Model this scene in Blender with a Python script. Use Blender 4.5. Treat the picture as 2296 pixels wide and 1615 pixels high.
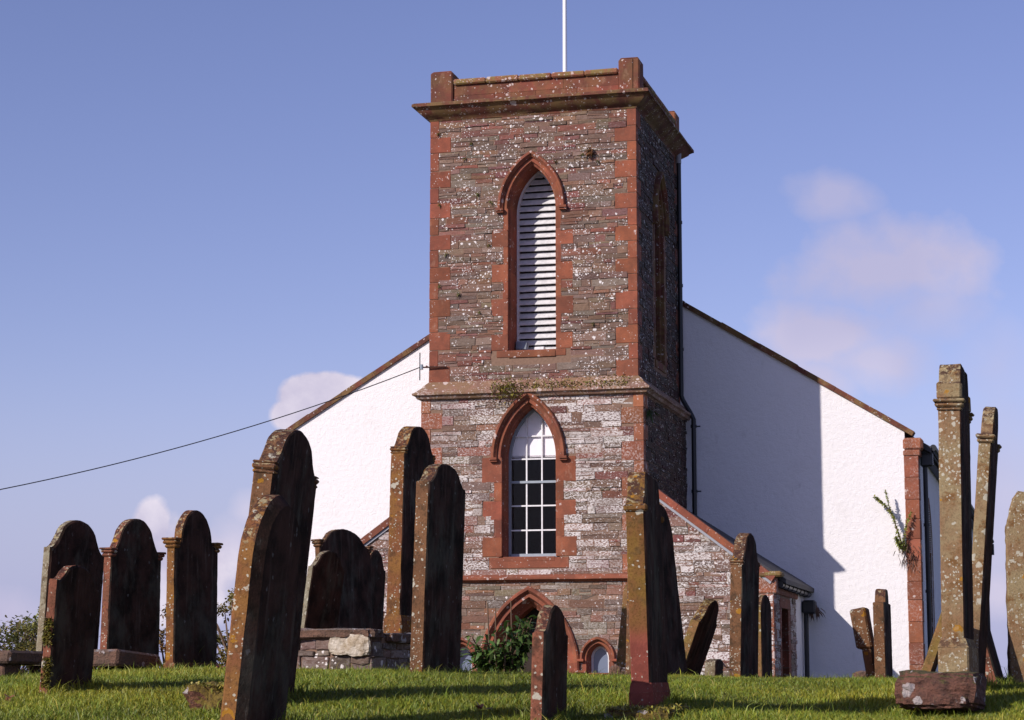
import bpy, math, random
import numpy as np
from mathutils import Vector, Matrix, noise as mn
R_=math.radians
random.seed(7); rng=np.random.default_rng(7)
S=bpy.context.scene
for o in list(bpy.data.objects): bpy.data.objects.remove(o)
C=S.collection
# ------------------------------------------------------------- camera
FX=4844.; CXP=1148.; CYP=807.5; HZ=1520.          # measured in a 2296 px wide view of the photo
TH=math.atan((HZ-CYP)/FX)
cam=bpy.data.objects.new('camera',bpy.data.cameras.new('camera')); C.objects.link(cam)
cam.data.sensor_width=36; cam.data.lens=36*FX/2296; cam.data.clip_start=.1; cam.data.clip_end=6000
cam.location=(0,0,0); cam.rotation_euler=(math.pi/2+TH,0,0)
S.camera=cam; S.render.resolution_x=1024; S.render.resolution_y=720
# ------------------------------------------------------------- sun and sky
A=R_(14.563)                                      # the church is turned by this much
rv=Vector((math.cos(A),-math.sin(A),0)); dv=Vector((math.sin(A),math.cos(A),0))
Ld=(rv*.65+dv).normalized(); EL=R_(29.8)
L3=Vector((Ld.x*math.cos(EL),Ld.y*math.cos(EL),-math.sin(EL)))
sl=bpy.data.lights.new('sun','SUN'); sl.energy=4.6; sl.angle=R_(.5); sl.color=(1,.93,.88)
so=bpy.data.objects.new('sun',sl); C.objects.link(so); so.rotation_euler=L3.to_track_quat('-Z','Y').to_euler()
W=bpy.data.worlds.new('World'); S.world=W; W.use_nodes=True
S.view_settings.view_transform='Standard'; S.view_settings.look='None'; S.view_settings.exposure=0; S.view_settings.gamma=1
def world():
    nt=W.node_tree; n=nt.nodes; l=nt.links; n.clear()
    def N(t,**k):
        q=n.new(t)
        for a,b in k.items(): setattr(q,a,b)
        return q
    out=N('ShaderNodeOutputWorld'); bg=N('ShaderNodeBackground'); bg.inputs[1].default_value=.096
    sk=N('ShaderNodeTexSky',sky_type='NISHITA'); sk.sun_disc=False; sk.sun_elevation=EL
    sk.sun_rotation=math.atan2(-L3.x,-L3.y); sk.air_density=1.0; sk.dust_density=.3; sk.ozone_density=2.
    tint=N('ShaderNodeMix',data_type='RGBA',blend_type='MULTIPLY'); tint.inputs[0].default_value=1
    tint.inputs[7].default_value=(1.17,.96,1.26,1); l.new(sk.outputs[0],tint.inputs[6])
    tc=N('ShaderNodeTexCoord'); sp=N('ShaderNodeSeparateXYZ'); l.new(tc.outputs['Generated'],sp.inputs[0])
    def M(op,a,b=None,c=None,clamp=False):
        q=N('ShaderNodeMath',operation=op); q.use_clamp=clamp
        for i,x in enumerate((a,b,c)):
            if x is None: continue
            if isinstance(x,(int,float)): q.inputs[i].default_value=x
            else: l.new(x,q.inputs[i])
        return q.outputs[0]
    yy=M('MAXIMUM',sp.outputs[1],.05)
    px=M('DIVIDE',sp.outputs[0],yy); pz=M('DIVIDE',sp.outputs[2],yy)
    cb=N('ShaderNodeCombineXYZ'); l.new(px,cb.inputs[0]); l.new(pz,cb.inputs[1])
    nz=N('ShaderNodeTexNoise'); nz.inputs['Scale'].default_value=26; nz.inputs['Detail'].default_value=7; nz.inputs['Roughness'].default_value=.55
    l.new(cb.outputs[0],nz.inputs['Vector'])
    nl=N('ShaderNodeTexNoise'); nl.inputs['Scale'].default_value=7; nl.inputs['Detail'].default_value=3; l.new(cb.outputs[0],nl.inputs['Vector'])
    def blob(x,y,sx,sy,gain,soft,na):
        dx=M('MULTIPLY',M('SUBTRACT',px,(x-CXP)/FX),FX/sx); dz=M('MULTIPLY',M('SUBTRACT',pz,(HZ-y)/FX),FX/sy)
        d2=M('SQRT',M('ADD',M('MULTIPLY',dx,dx),M('MULTIPLY',dz,dz)))
        v=M('ADD',M('SUBTRACT',1.,d2),M('MULTIPLY',M('SUBTRACT',nz.outputs[0],.5),na))
        return M('MULTIPLY',M('SMOOTHSTEP' if False else 'MULTIPLY',M('MULTIPLY',v,1/soft,clamp=True),1.),gain)
    bl=[(715,890,112,62,1.,.16,1.0),(790,935,190,48,1.,.22,1.1),(655,930,58,46,1.,.22,1.0),(340,1190,52,72,.95,.25,1.1),(395,1290,150,140,1.,.3,1.1),
]
    bm_=[(1880,425,120,70,.65,.7,1.6),(2010,600,270,125,.85,.65,1.7),(1860,755,190,95,.85,.65,1.7),(1960,810,200,90,.75,.8,1.6),(1830,850,170,80,.7,.8,1.6),(2100,680,150,110,.6,.9,1.6),(520,1230,80,90,.5,.8,1.4),(560,1150,60,60,.45,.8,1.4),(30,1390,130,80,.7,.9,1.4),(2260,1120,160,330,.55,1.1,1.3),(2250,820,130,130,.4,1.1,1.5),(2230,1330,70,80,.6,.8,1.4)]
    acc=None
    for b in bl:
        v=blob(*b); acc=v if acc is None else M('MAXIMUM',acc,v)
    acc=M('MULTIPLY',acc,M('MULTIPLY',M('GREATER_THAN',sp.outputs[1],.1),1.))
    cc=N('ShaderNodeMix',data_type='RGBA'); l.new(M('MULTIPLY',M('SUBTRACT',nz.outputs[0],.38),3.5,clamp=True),cc.inputs[0])
    cc.inputs[6].default_value=(5.8,5.4,7.2,1); cc.inputs[7].default_value=(8.9,8.2,9.3,1)
    ac2=None
    for b in bm_:
        v=blob(*b); ac2=v if ac2 is None else M('MAXIMUM',ac2,v)
    ac2=M('MULTIPLY',ac2,M('GREATER_THAN',sp.outputs[1],.1))
    c2=N('ShaderNodeMix',data_type='RGBA'); l.new(M('MULTIPLY',M('SUBTRACT',nl.outputs[0],.4),4.,clamp=True),c2.inputs[0]); c2.inputs[6].default_value=(5.5,5.2,7.3,1); c2.inputs[7].default_value=(8.3,7.4,8.8,1)
    m0=N('ShaderNodeMix',data_type='RGBA'); l.new(ac2,m0.inputs[0]); l.new(c2.outputs[2],m0.inputs[7])
    mx=N('ShaderNodeMix',data_type='RGBA'); l.new(acc,mx.inputs[0]); l.new(m0.outputs[2],mx.inputs[6]); hz=N('ShaderNodeMapRange',interpolation_type='SMOOTHERSTEP'); l.new(sp.outputs[2],hz.inputs[0]); hz.inputs[1].default_value=.17; hz.inputs[2].default_value=-.02; hz.inputs[3].default_value=0; hz.inputs[4].default_value=.92
    hm=N('ShaderNodeMix',data_type='RGBA'); l.new(hz.outputs[0],hm.inputs[0]); l.new(tint.outputs[2],hm.inputs[6]); hm.inputs[7].default_value=(4.1,4.45,7.2,1); l.new(hm.outputs[2],m0.inputs[6]); l.new(cc.outputs[2],mx.inputs[7])
    l.new(mx.outputs[2],bg.inputs[0]); l.new(bg.outputs[0],out.inputs[0])
world()
# ------------------------------------------------------------- pixel helpers (world metres)
Fv=Vector((0,math.cos(TH),math.sin(TH))); Uv=Vector((0,-math.sin(TH),math.cos(TH)))
def ray(px,py): return Fv+Vector((1,0,0))*((px-CXP)/FX)+Uv*((CYP-py)/FX)
def at(px,py,Y):
    r=ray(px,py); return r*(Y/r.y)
def proj(p):
    d=p.dot(Fv); return CXP+FX*p.x/d, CYP-FX*p.dot(Uv)/d
# terrain height
H0=2.4; RC=18.
def dip(x,y): return -.10*np.exp(-((x-2.2)**2/.9+(y-14.2)**2/2.6))
def hill(y): return np.where(y<RC,-H0*(1-y/RC)**2,-.0015*(y-RC)**2)
GX=[-60,-8,-5.5,-2.5,0,2,5,8,60]; GZ=[0,-.085,-.06,.05,.008,-.03,-.055,-.06,0]
def ground(x,y):
    t=float(np.interp(x,GX,GZ))
    if y<34: z=float(hill(max(y,4)))-(max(0,4-y)*.1)
    elif y<90:
        q=(y-34)/56; z=-.384-.048*56*(q-q*q/2)*.75
    else: z=-1.392-min((y-90)*.02,25)
    return z+t+float(dip(x,y))+.012*mn.noise(Vector((x*.9,y*.9,0)))
def hit(px,py):
    r=ray(px,py); y=6.
    while y<RC+.4:
        p=r*(y/r.y)
        if p.z<=ground(p.x,p.y): return p
        y+=.02
    return r*(RC/r.y)
# ------------------------------------------------------------- mesh helpers
class MB:
    def __init__(s): s.v=[];s.f=[];s.m=[];s.c=[]
    def add(s,v,f,mi=0,col=(1,1,1)):
        k=len(s.v); s.v+= [tuple(p) for p in v]; s.f+=[[i+k for i in q] for q in f]; s.m+=[mi]*len(f); s.c+=[col]*len(f)
    def quad(s,a,b,c,d,mi=0,col=(1,1,1)): s.add([a,b,c,d],[[0,1,2,3]],mi,col)
    def box(s,x0,x1,y0,y1,z0,z1,mi=0,col=(1,1,1),c=0,jit=0):
        if c<=0:
            v=[(x,y,z) for x in (x0,x1) for y in (y0,y1) for z in (z0,z1)]
            f=[[0,1,3,2],[4,6,7,5],[0,4,5,1],[2,3,7,6],[0,2,6,4],[1,5,7,3]]
            s.add(v,f,mi,col); return
        c=min(c,(x1-x0)/2.2,(y1-y0)/2.2,(z1-z0)/2.2)
        v=[];idx={}
        X=(x0,x1);Y=(y0,y1);Z=(z0,z1);sg=(1,-1)
        for i in (0,1):
            for j in (0,1):
                for k in (0,1):
                    jx,jy,jz=[random.uniform(-jit,jit) for _ in range(3)]
                    x=X[i]+jx;y=Y[j]+jy;z=Z[k]+jz
                    idx[i,j,k]=len(v)
                    v+=[(x,y+sg[j]*c,z+sg[k]*c),(x+sg[i]*c,y,z+sg[k]*c),(x+sg[i]*c,y+sg[j]*c,z)]
        q=lambda i,j,k,a: idx[i,j,k]+a
        f=[]
        for i in (0,1):
            a=[q(i,0,0,0),q(i,1,0,0),q(i,1,1,0),q(i,0,1,0)]; f.append(a if i else a[::-1])
            a=[q(0,i,0,1),q(0,i,1,1),q(1,i,1,1),q(1,i,0,1)]; f.append(a if i else a[::-1])
            a=[q(0,0,i,2),q(1,0,i,2),q(1,1,i,2),q(0,1,i,2)]; f.append(a if i else a[::-1])
            for j in (0,1):
                a=[q(i,j,0,0),q(i,j,1,0),q(i,j,1,1),q(i,j,0,1)]; f.append(a if i==j else a[::-1])
                a=[q(i,0,j,0),q(i,0,j,2),q(i,1,j,2),q(i,1,j,0)]; f.append(a if i==j else a[::-1])
                a=[q(0,i,j,1),q(0,i,j,2),q(1,i,j,2),q(1,i,j,1)]; f.append(a if i!=j else a[::-1])
                for k in (0,1):
                    a=[q(i,j,k,0),q(i,j,k,1),q(i,j,k,2)]; f.append(a if (i+j+k)%2 else a[::-1])
        s.add(v,f,mi,col)
    def tube(s,pts,rad,n=8,mi=0,col=(1,1,1),cap=True):
        pts=[Vector(p) for p in pts]; rings=[]
        for i,p in enumerate(pts):
            t=(pts[min(i+1,len(pts)-1)]-pts[max(i-1,0)]).normalized()
            a=t.cross(Vector((0,0,1)) if abs(t.z)<.95 else Vector((1,0,0))).normalized(); b=t.cross(a)
            r=rad[i] if isinstance(rad,(list,tuple)) else rad
            rings.append([p+a*math.cos(2*math.pi*k/n)*r+b*math.sin(2*math.pi*k/n)*r for k in range(n)])
        v=[q for r in rings for q in r]; f=[]
        for i in range(len(pts)-1):
            for k in range(n):
                f.append([i*n+k,i*n+(k+1)%n,(i+1)*n+(k+1)%n,(i+1)*n+k])
        if cap: f+=[list(range(n))[::-1],[ (len(pts)-1)*n+k for k in range(n)]]
        s.add(v,f,mi,col)
    def build(s,name,mats,parent=None,smooth=None,link=True):
        me=bpy.data.meshes.new(name); me.from_pydata(s.v,[],s.f)
        for m in (mats if isinstance(mats,(list,tuple)) else [mats]): me.materials.append(m)
        me.polygons.foreach_set('material_index',s.m)
        at_=me.attributes.new('col','FLOAT_COLOR','FACE')
        at_.data.foreach_set('color',[x for c in s.c for x in (c[0],c[1],c[2],c[3] if len(c)>3 else 1)])
        me.update(); me.validate()
        o=bpy.data.objects.new(name,me); C.objects.link(o)
        if smooth:
            me.polygons.foreach_set('use_smooth',[True]*len(me.polygons)); me.set_sharp_from_angle(angle=R_(smooth))
        if parent: o.parent=parent
        return o
def tag(o,label=None,cat=None,group=None,kind=None):
    if label: o['label']=label
    if cat: o['category']=cat
    if group: o['group']=group
    if kind: o['kind']=kind
    return o
def empty(name,loc,rz=0):
    o=bpy.data.objects.new(name,None); C.objects.link(o); o.location=loc; o.rotation_euler=(0,0,rz); return o
# ------------------------------------------------------------- material helpers
class NT:
    def __init__(s,name):
        s.mat=bpy.data.materials.new(name); s.mat.use_nodes=True; s.nt=s.mat.node_tree; s.n=s.nt.nodes; s.l=s.nt.links
        s.b=s.n['Principled BSDF']; s.tc=s.n.new('ShaderNodeTexCoord').outputs['Object']
    def N(s,t,ins=None,**k):
        q=s.n.new(t)
        for a,b in k.items(): setattr(q,a,b)
        for a,b in (ins or {}).items():
            if hasattr(b,'is_linked') or hasattr(b,'links'): s.l.new(b,q.inputs[a])
            else: q.inputs[a].default_value=b
        return q
    def M(s,op,a,b=0.,c=0.,clamp=False):
        q=s.N('ShaderNodeMath',{0:a,1:b,2:c},operation=op); q.use_clamp=clamp; return q.outputs[0]
    def map(s,sc,loc=(0,0,0),vec=None):
        return s.N('ShaderNodeMapping',{0:vec or s.tc,1:loc,3:sc}).outputs[0]
    def noise(s,scale,detail=4,rough=.55,vec=None,dist=0):
        return s.N('ShaderNodeTexNoise',{'Vector':vec or s.tc,'Scale':scale,'Detail':detail,'Roughness':rough,'Distortion':dist}).outputs[0]
    def vor(s,scale,vec=None,feat='F1',rnd=1.):
        return s.N('ShaderNodeTexVoronoi',{'Vector':vec or s.tc,'Scale':scale,'Randomness':rnd},feature=feat)
    def step(s,x,a,b):   # smooth 0..1 between a and b
        return s.N('ShaderNodeMapRange',{0:x,1:a,2:b,3:0.,4:1.},interpolation_type='SMOOTHSTEP').outputs[0]
    def mix(s,f,a,b,mode='MIX'):
        return s.N('ShaderNodeMix',{0:f,6:a,7:b},data_type='RGBA',blend_type=mode).outputs[2]
    def attr(s): return s.N('ShaderNodeAttribute',attribute_name='col').outputs['Color']
    def col(s,c): s.l.new(c,s.b.inputs['Base Color'])
    def rough(s,r):
        if isinstance(r,float): s.b.inputs['Roughness'].default_value=r
        else: s.l.new(r,s.b.inputs['Roughness'])
    def bump(s,h,dist=.01,st=1.):
        q=s.N('ShaderNodeBump',{'Strength':st,'Distance':dist,'Height':h}); s.l.new(q.outputs[0],s.b.inputs['Normal'])
def c4(r,g,b): return (r,g,b,1.)
def dots(t,scale,rad,frac,clus,cs=1.0,seed=0.):
    # round lichen discs: voronoi cells, some of them filled, in clusters
    vec=t.map((1,1,1),(seed,seed*1.7,seed*.6))
    d=t.noise(scale*2.2,2,.5,vec)
    vec2=t.N('ShaderNodeMix',{0:.17/ (scale*.25),4:vec,5:t.N('ShaderNodeTexNoise',{'Vector':vec,'Scale':scale*2.,'Detail':2.}).outputs[1]},data_type='VECTOR').outputs[1]
    v=t.vor(scale,vec2)
    cell=t.N('ShaderNodeSeparateColor',{0:v.outputs['Color']})
    r=t.M('MULTIPLY_ADD',cell.outputs[0],rad*.75,rad*.25)
    inside=t.step(t.M('SUBTRACT',r,v.outputs['Distance']),-.02,.05)
    cl=t.step(t.noise(cs,3,.6,vec),.5-clus,.5+clus)
    pick=t.M('LESS_THAN',cell.outputs[1],t.M('MULTIPLY',cl,frac))
    return t.M('MULTIPLY',inside,pick)
def rubble_mat(name,dens,flaky):
    t=NT(name); an=t.N('ShaderNodeAttribute',attribute_name='col'); base=an.outputs['Color']; al=an.outputs['Alpha']
    n1=t.noise(9,6,.65,t.map((1,1,3.2))); n2=t.noise(55,4,.6,t.map((1,1,2.5)))
    c=t.mix(1.,base,t.N('ShaderNodeValToRGB',{0:n1}).outputs[0],'OVERLAY')
    c=t.mix(.45,base,c)
    c=t.mix(t.step(n2,.35,.7),c,t.mix(1.,c,c4(.72,.68,.66),'MULTIPLY'))
    wh=c4(.74,.68,.64)
    d1=dots(t,8.5,.42,dens*.8,.09,1.7,1.); d2=dots(t,17,.5,dens,.08,1.9,5.); d3=dots(t,36,.5,dens,.08,2.2,9.)
    m=t.M('MAXIMUM',t.M('MAXIMUM',d1,d2),d3)
    if flaky>0:
        f=t.noise(26,7,.72,t.map((.8,.8,1.5))); g=t.step(t.noise(1.1,4,.6),.36,.6)
        fl=t.M('MULTIPLY',t.step(t.M('MULTIPLY_ADD',al,.16,f),.56,.65),t.M('MULTIPLY_ADD',g,.7,.3)); fl=t.M('MULTIPLY',fl,flaky)
        m=t.M('MAXIMUM',m,fl)
    m=t.M('MULTIPLY',m,t.step(t.noise(90,3,.6),.2,.48))
    c=t.mix(m,c,wh); t.col(c); t.rough(.92)
    h=t.M('ADD',t.M('MULTIPLY',n1,.9),t.M('MULTIPLY',n2,.35)); h=t.M('ADD',h,t.M('MULTIPLY',m,.12)); t.bump(h,.016,.8)
    return t.mat
def sandstone(name,c1=(.40,.098,.050),c2=(.26,.062,.035),lich=.5,och=0.,flake=0.):
    t=NT(name); n=t.noise(3.,6,.6); g=t.noise(60,4,.65); b=t.noise(14,5,.6,t.map((1,1,5)))
    c=t.mix(t.step(n,.32,.68),c4(*c1),c4(*c2)); c=t.mix(t.M('MULTIPLY',t.step(b,.5,.75),.45),c,c4(c2[0]*.6,c2[1]*.7,c2[2]*.8))
    c=t.mix(1.,c,t.attr(),'MULTIPLY'); c=t.mix(t.M('MULTIPLY',t.step(t.noise(1.3,7,.7),.45,.7),.5),c,c4(c2[0]*.55,c2[1]*.7,c2[2]*.8)); c=t.mix(t.M('MULTIPLY',t.step(t.noise(5,6,.75,t.map((1,1,.5),(4,4,4))),.56,.66),.35),c,c4(.36,.20,.13))
    if och>0:
        c=t.mix(t.M('MULTIPLY',t.step(t.noise(2.6,6,.7,t.map((1,1,1),(3,3,3))),.42,.58),och),c,c4(.22,.155,.045))
    d=t.M('MAXIMUM',dots(t,6,.42,lich*.8,.14,1.3,2.),dots(t,15,.5,lich,.14,1.6,4.))
    d=t.M('MAXIMUM',d,dots(t,34,.5,lich,.12,2.,6.))
    if flake>0: d=t.M('MAXIMUM',d,t.M('MULTIPLY',t.step(t.noise(22,7,.72),.5,.58),t.M('MULTIPLY',t.step(t.noise(1.4,4,.6,t.map((1,1,1),(7,1,2))),.4,.6),flake)))
    d=t.M('MULTIPLY',d,t.step(g,.3,.5))
    c=t.mix(t.M('MULTIPLY',d,.8),c,c4(.66,.55,.5)); c=t.mix(t.M('MULTIPLY',t.step(g,.4,.7),.3),c,c4(.1,.04,.025))
    t.col(c); t.rough(.9); t.bump(t.M('ADD',t.M('MULTIPLY',g,.4),n),.008,.7); return t.mat
def grave(name,c1,c2,c3,lich,yel,seed=0.,foot=0,crust=c4(.022,.015,.011),shade_crust2=c4(.07,.036,.026)):
    """weathered headstone: sandstone + ochre/grey lichen; broad faces (col.r<.5) are painted dark with shade plus streaky algae"""
    t=NT(name); v=t.map((1,1,1),(seed,seed*2,seed*3))
    n=t.noise(4.,7,.65,v); g=t.noise(70,4,.7,v); p=t.noise(11,6,.7,v)
    c=t.mix(t.step(n,.38,.62),c4(*c1),c4(*c2)); c=t.mix(t.step(p,.5,.66),c,c4(*c3))
    c=t.mix(t.M('MULTIPLY',t.step(g,.45,.7),.55),c,c4(c1[0]*.3,c1[1]*.3,c1[2]*.3))
    if foot: c=t.mix(t.step(t.M('MULTIPLY_ADD',n,.25,t.N('ShaderNodeSeparateXYZ',{0:t.tc}).outputs[2]),.72,.50),c,t.mix(t.step(p,.4,.6),c4(.25,.07,.05),c4(.19,.055,.04)))
    d=t.M('MAXIMUM',dots(t,13,.40,lich*.55,.13,1.8,seed+2.),dots(t,27,.44,lich*.6,.13,2.5,seed+4.))
    d=t.M('MAXIMUM',d,dots(t,60,.5,lich*.8,.13,3.,seed+4.))
    c=t.mix(t.M('MULTIPLY',d,.85),c,c4(.46,.43,.34))
    ge=t.N('ShaderNodeNewGeometry'); gz_=t.N('ShaderNodeSeparateXYZ',{0:ge.outputs['Normal']}).outputs[2]; q1=t.noise(24,7,.75,v)
    tm=t.M('MULTIPLY',t.step(gz_,.12,.45),t.step(q1,.46,.53)); c=t.mix(t.M('MULTIPLY',tm,.9),c,c4(.055,.028,.024))
    tm=t.M('MULTIPLY',t.step(gz_,.12,.45),t.step(t.noise(17,6,.7,t.map((1,1,1),(seed,9,2))),.55,.6)); c=t.mix(t.M('MULTIPLY',tm,.8),c,c4(.36,.30,.17))
    y=dots(t,14,.5,yel,.1,2.,seed+8.); c=t.mix(t.M('MULTIPLY',y,.8),c,c4(.36,.17,.02))
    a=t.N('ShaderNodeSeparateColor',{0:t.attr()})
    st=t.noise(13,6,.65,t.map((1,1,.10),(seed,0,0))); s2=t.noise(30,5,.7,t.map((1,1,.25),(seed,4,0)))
    f=t.mix(t.step(n,.35,.65),crust,shade_crust2); f=t.mix(t.M('MULTIPLY',t.step(st,.54,.72),.7),f,c4(.12,.085,.065))
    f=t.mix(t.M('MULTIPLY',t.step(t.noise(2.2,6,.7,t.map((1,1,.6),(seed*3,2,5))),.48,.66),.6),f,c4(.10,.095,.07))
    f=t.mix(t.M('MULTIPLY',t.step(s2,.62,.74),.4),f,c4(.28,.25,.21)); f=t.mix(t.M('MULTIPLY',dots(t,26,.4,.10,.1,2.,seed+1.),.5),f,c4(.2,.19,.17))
    c=t.mix(t.M('LESS_THAN',a.outputs[0],.5),c,f)  # dark mix puts shade into the broad face, on top of real algae
    # moss at foot of the stone given by vertex height
    t.col(c); t.rough(.95); t.bump(t.M('ADD',t.M('ADD',t.M('MULTIPLY',g,.5),n),t.M('MULTIPLY',p,.6)),.009,.8); t.b.inputs['Specular IOR Level'].default_value=.03
    return t.mat
def plain(name,c,rough=.6,spec=.5,ns=0,amt=.25,metal=0):
    t=NT(name)
    if ns:
        n=t.noise(ns,5,.6); t.col(t.mix(t.M('MULTIPLY',t.step(n,.35,.7),amt),c4(*c),c4(c[0]*.35,c[1]*.35,c[2]*.35))); t.bump(n,.004,.5)
    else: t.b.inputs['Base Color'].default_value=c4(*c)
    t.rough(float(rough)); t.b.inputs['Specular IOR Level'].default_value=spec; t.b.inputs['Metallic'].default_value=metal; return t.mat
def leaf_mat(name,cs,tr=.3):
    t=NT(name); c=t.mix(1.,c4(*cs),t.attr(),'MULTIPLY'); t.col(c); t.rough(.55)
    tl=t.N('ShaderNodeBsdfTranslucent',{0:c}); mx=t.N('ShaderNodeMixShader',{0:tr,1:t.b.outputs[0],2:tl.outputs[0]})
    t.l.new(mx.outputs[0],t.n['Material Output'].inputs[0]); return t.mat
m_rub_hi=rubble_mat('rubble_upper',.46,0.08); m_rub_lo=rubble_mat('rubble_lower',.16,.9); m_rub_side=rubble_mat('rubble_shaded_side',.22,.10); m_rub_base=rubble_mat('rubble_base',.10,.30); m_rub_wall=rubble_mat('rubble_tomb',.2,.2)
m_sand=sandstone('red_sandstone',(.305,.086,.040),(.20,.058,.028),lich=.16); m_sand_lo=sandstone('red_sandstone_lichened',(.33,.105,.048),(.24,.08,.036),.35,0,.65)
m_sand_str=sandstone('string_sandstone',(.29,.15,.10),(.20,.10,.065),.4,.3,.9)
m_sand_dark=sandstone('red_sandstone_cornice',(.17,.045,.025),(.10,.032,.018),.2,.5)  # on the cornice and tower sides this dark tone has shade in it
m_sand_nave=sandstone('weathered_corner_sandstone',(.33,.105,.048),(.25,.08,.038),.08,0,.4)
m_sand_par=sandstone('parapet_sandstone',(.235,.062,.03),(.14,.042,.022),.12,.2)
m_cope=sandstone('mossy_coping',(.30,.10,.05),(.20,.085,.035),.45,.95)
def harl():
    t=NT('white_harling'); n=t.noise(38,6,.7); w=t.noise(1.3,6,.7); s=t.noise(5,6,.7,t.map((1,1,.35)))
    c=t.mix(t.M('MULTIPLY',t.step(w,.5,.8),.22),c4(.84,.80,.79),c4(.58,.53,.50)); c=t.mix(t.M('MULTIPLY',t.step(s,.58,.8),.4),c,c4(.40,.36,.33))
    c=t.mix(t.M('MULTIPLY',dots(t,2.2,.09,.25,.3,.7,3.),.6),c,c4(.42,.40,.40))
    t.col(c); t.rough(.95); t.bump(t.M('ADD',n,t.M('MULTIPLY',t.noise(9,4,.6),1.2)),.022,.75); return t.mat
m_harl=harl()
m_mortar=plain('mortar',(.235,.145,.10),.95,.2,20,.3)
m_slate=plain('slate_roof',(.06,.055,.06),.7,.3,8,.4); m_iron=plain('black_iron',(.012,.012,.014),.45,.5)
m_white=plain('white_paint',(.78,.76,.76),.5,.4,14,.18); m_pole=plain('white_pole_paint',(.82,.80,.80),.4,.4)
m_lead=plain('lead_flashing',(.30,.30,.33),.6); m_dark=plain('dark_interior',(.02,.015,.012),.9); m_wood=plain('old_dark_wood',(.035,.02,.014),.7,.3,9,.5)
m_greyp=plain('grey_paint',(.30,.34,.38),.5,.4,10,.2)
m_rust=plain('rusty_iron',(.08,.03,.02),.8,.3,30,.4); m_cable=plain('black_cable',(.015,.015,.02),.6); m_room=plain('room_plaster',(.045,.022,.016),.9)
def glass():
    t=NT('window_glass'); t.rough(.03); b=t.N('ShaderNodeBsdfTransparent'); gl=t.N('ShaderNodeBsdfGlossy',{0:c4(1,1,1),1:.03})
    lw=t.N('ShaderNodeFresnel',{0:1.5}); bn=t.N('ShaderNodeBump',{'Strength':.25,'Distance':.01,'Height':t.noise(2.5,2,.5)}); t.l.new(bn.outputs[0],gl.inputs['Normal'])
    mx=t.N('ShaderNodeMixShader',{0:t.M('MULTIPLY',lw.outputs[0],.35),1:b.outputs[0],2:gl.outputs[0]}); t.l.new(mx.outputs[0],t.n['Material Output'].inputs[0]); return t.mat
m_glass=glass(); m_blind=plain('white_blind',(.85,.80,.82),.9,.2)
# ============================================================= GROUND
def build_ground():
    ys=list(np.arange(-10,30,.35))+list(np.arange(30,60,1.5))+list(np.arange(60,200,14))+[200,300,500,900,1700,3500]
    xs=[-2500,-900,-300,-120,-60,-30,-20]+list(np.arange(-14,14.1,.35))+[20,30,60,120,300,900,2500]
    v=[(x,y,ground(x,y)) for y in ys for x in xs]; nx=len(xs)
    f=[[j*nx+i,j*nx+i+1,(j+1)*nx+i+1,(j+1)*nx+i] for j in range(len(ys)-1) for i in range(nx-1)]
    t=NT('turf'); n=t.noise(3,6,.6); g=t.noise(60,4,.7)
    c=t.mix(t.step(n,.35,.65),c4(.05,.07,.015),c4(.08,.10,.022)); c=t.mix(t.step(g,.4,.7),c,c4(.03,.028,.012)); t.col(c); t.rough(.95); t.bump(g,.02)
    mb=MB(); mb.add(v,f); o=mb.build('ground',t.mat,None,180); tag(o,'low grassy hill that the churchyard stands on','ground',None,'structure')
build_ground()
TUFT=[]
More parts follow.
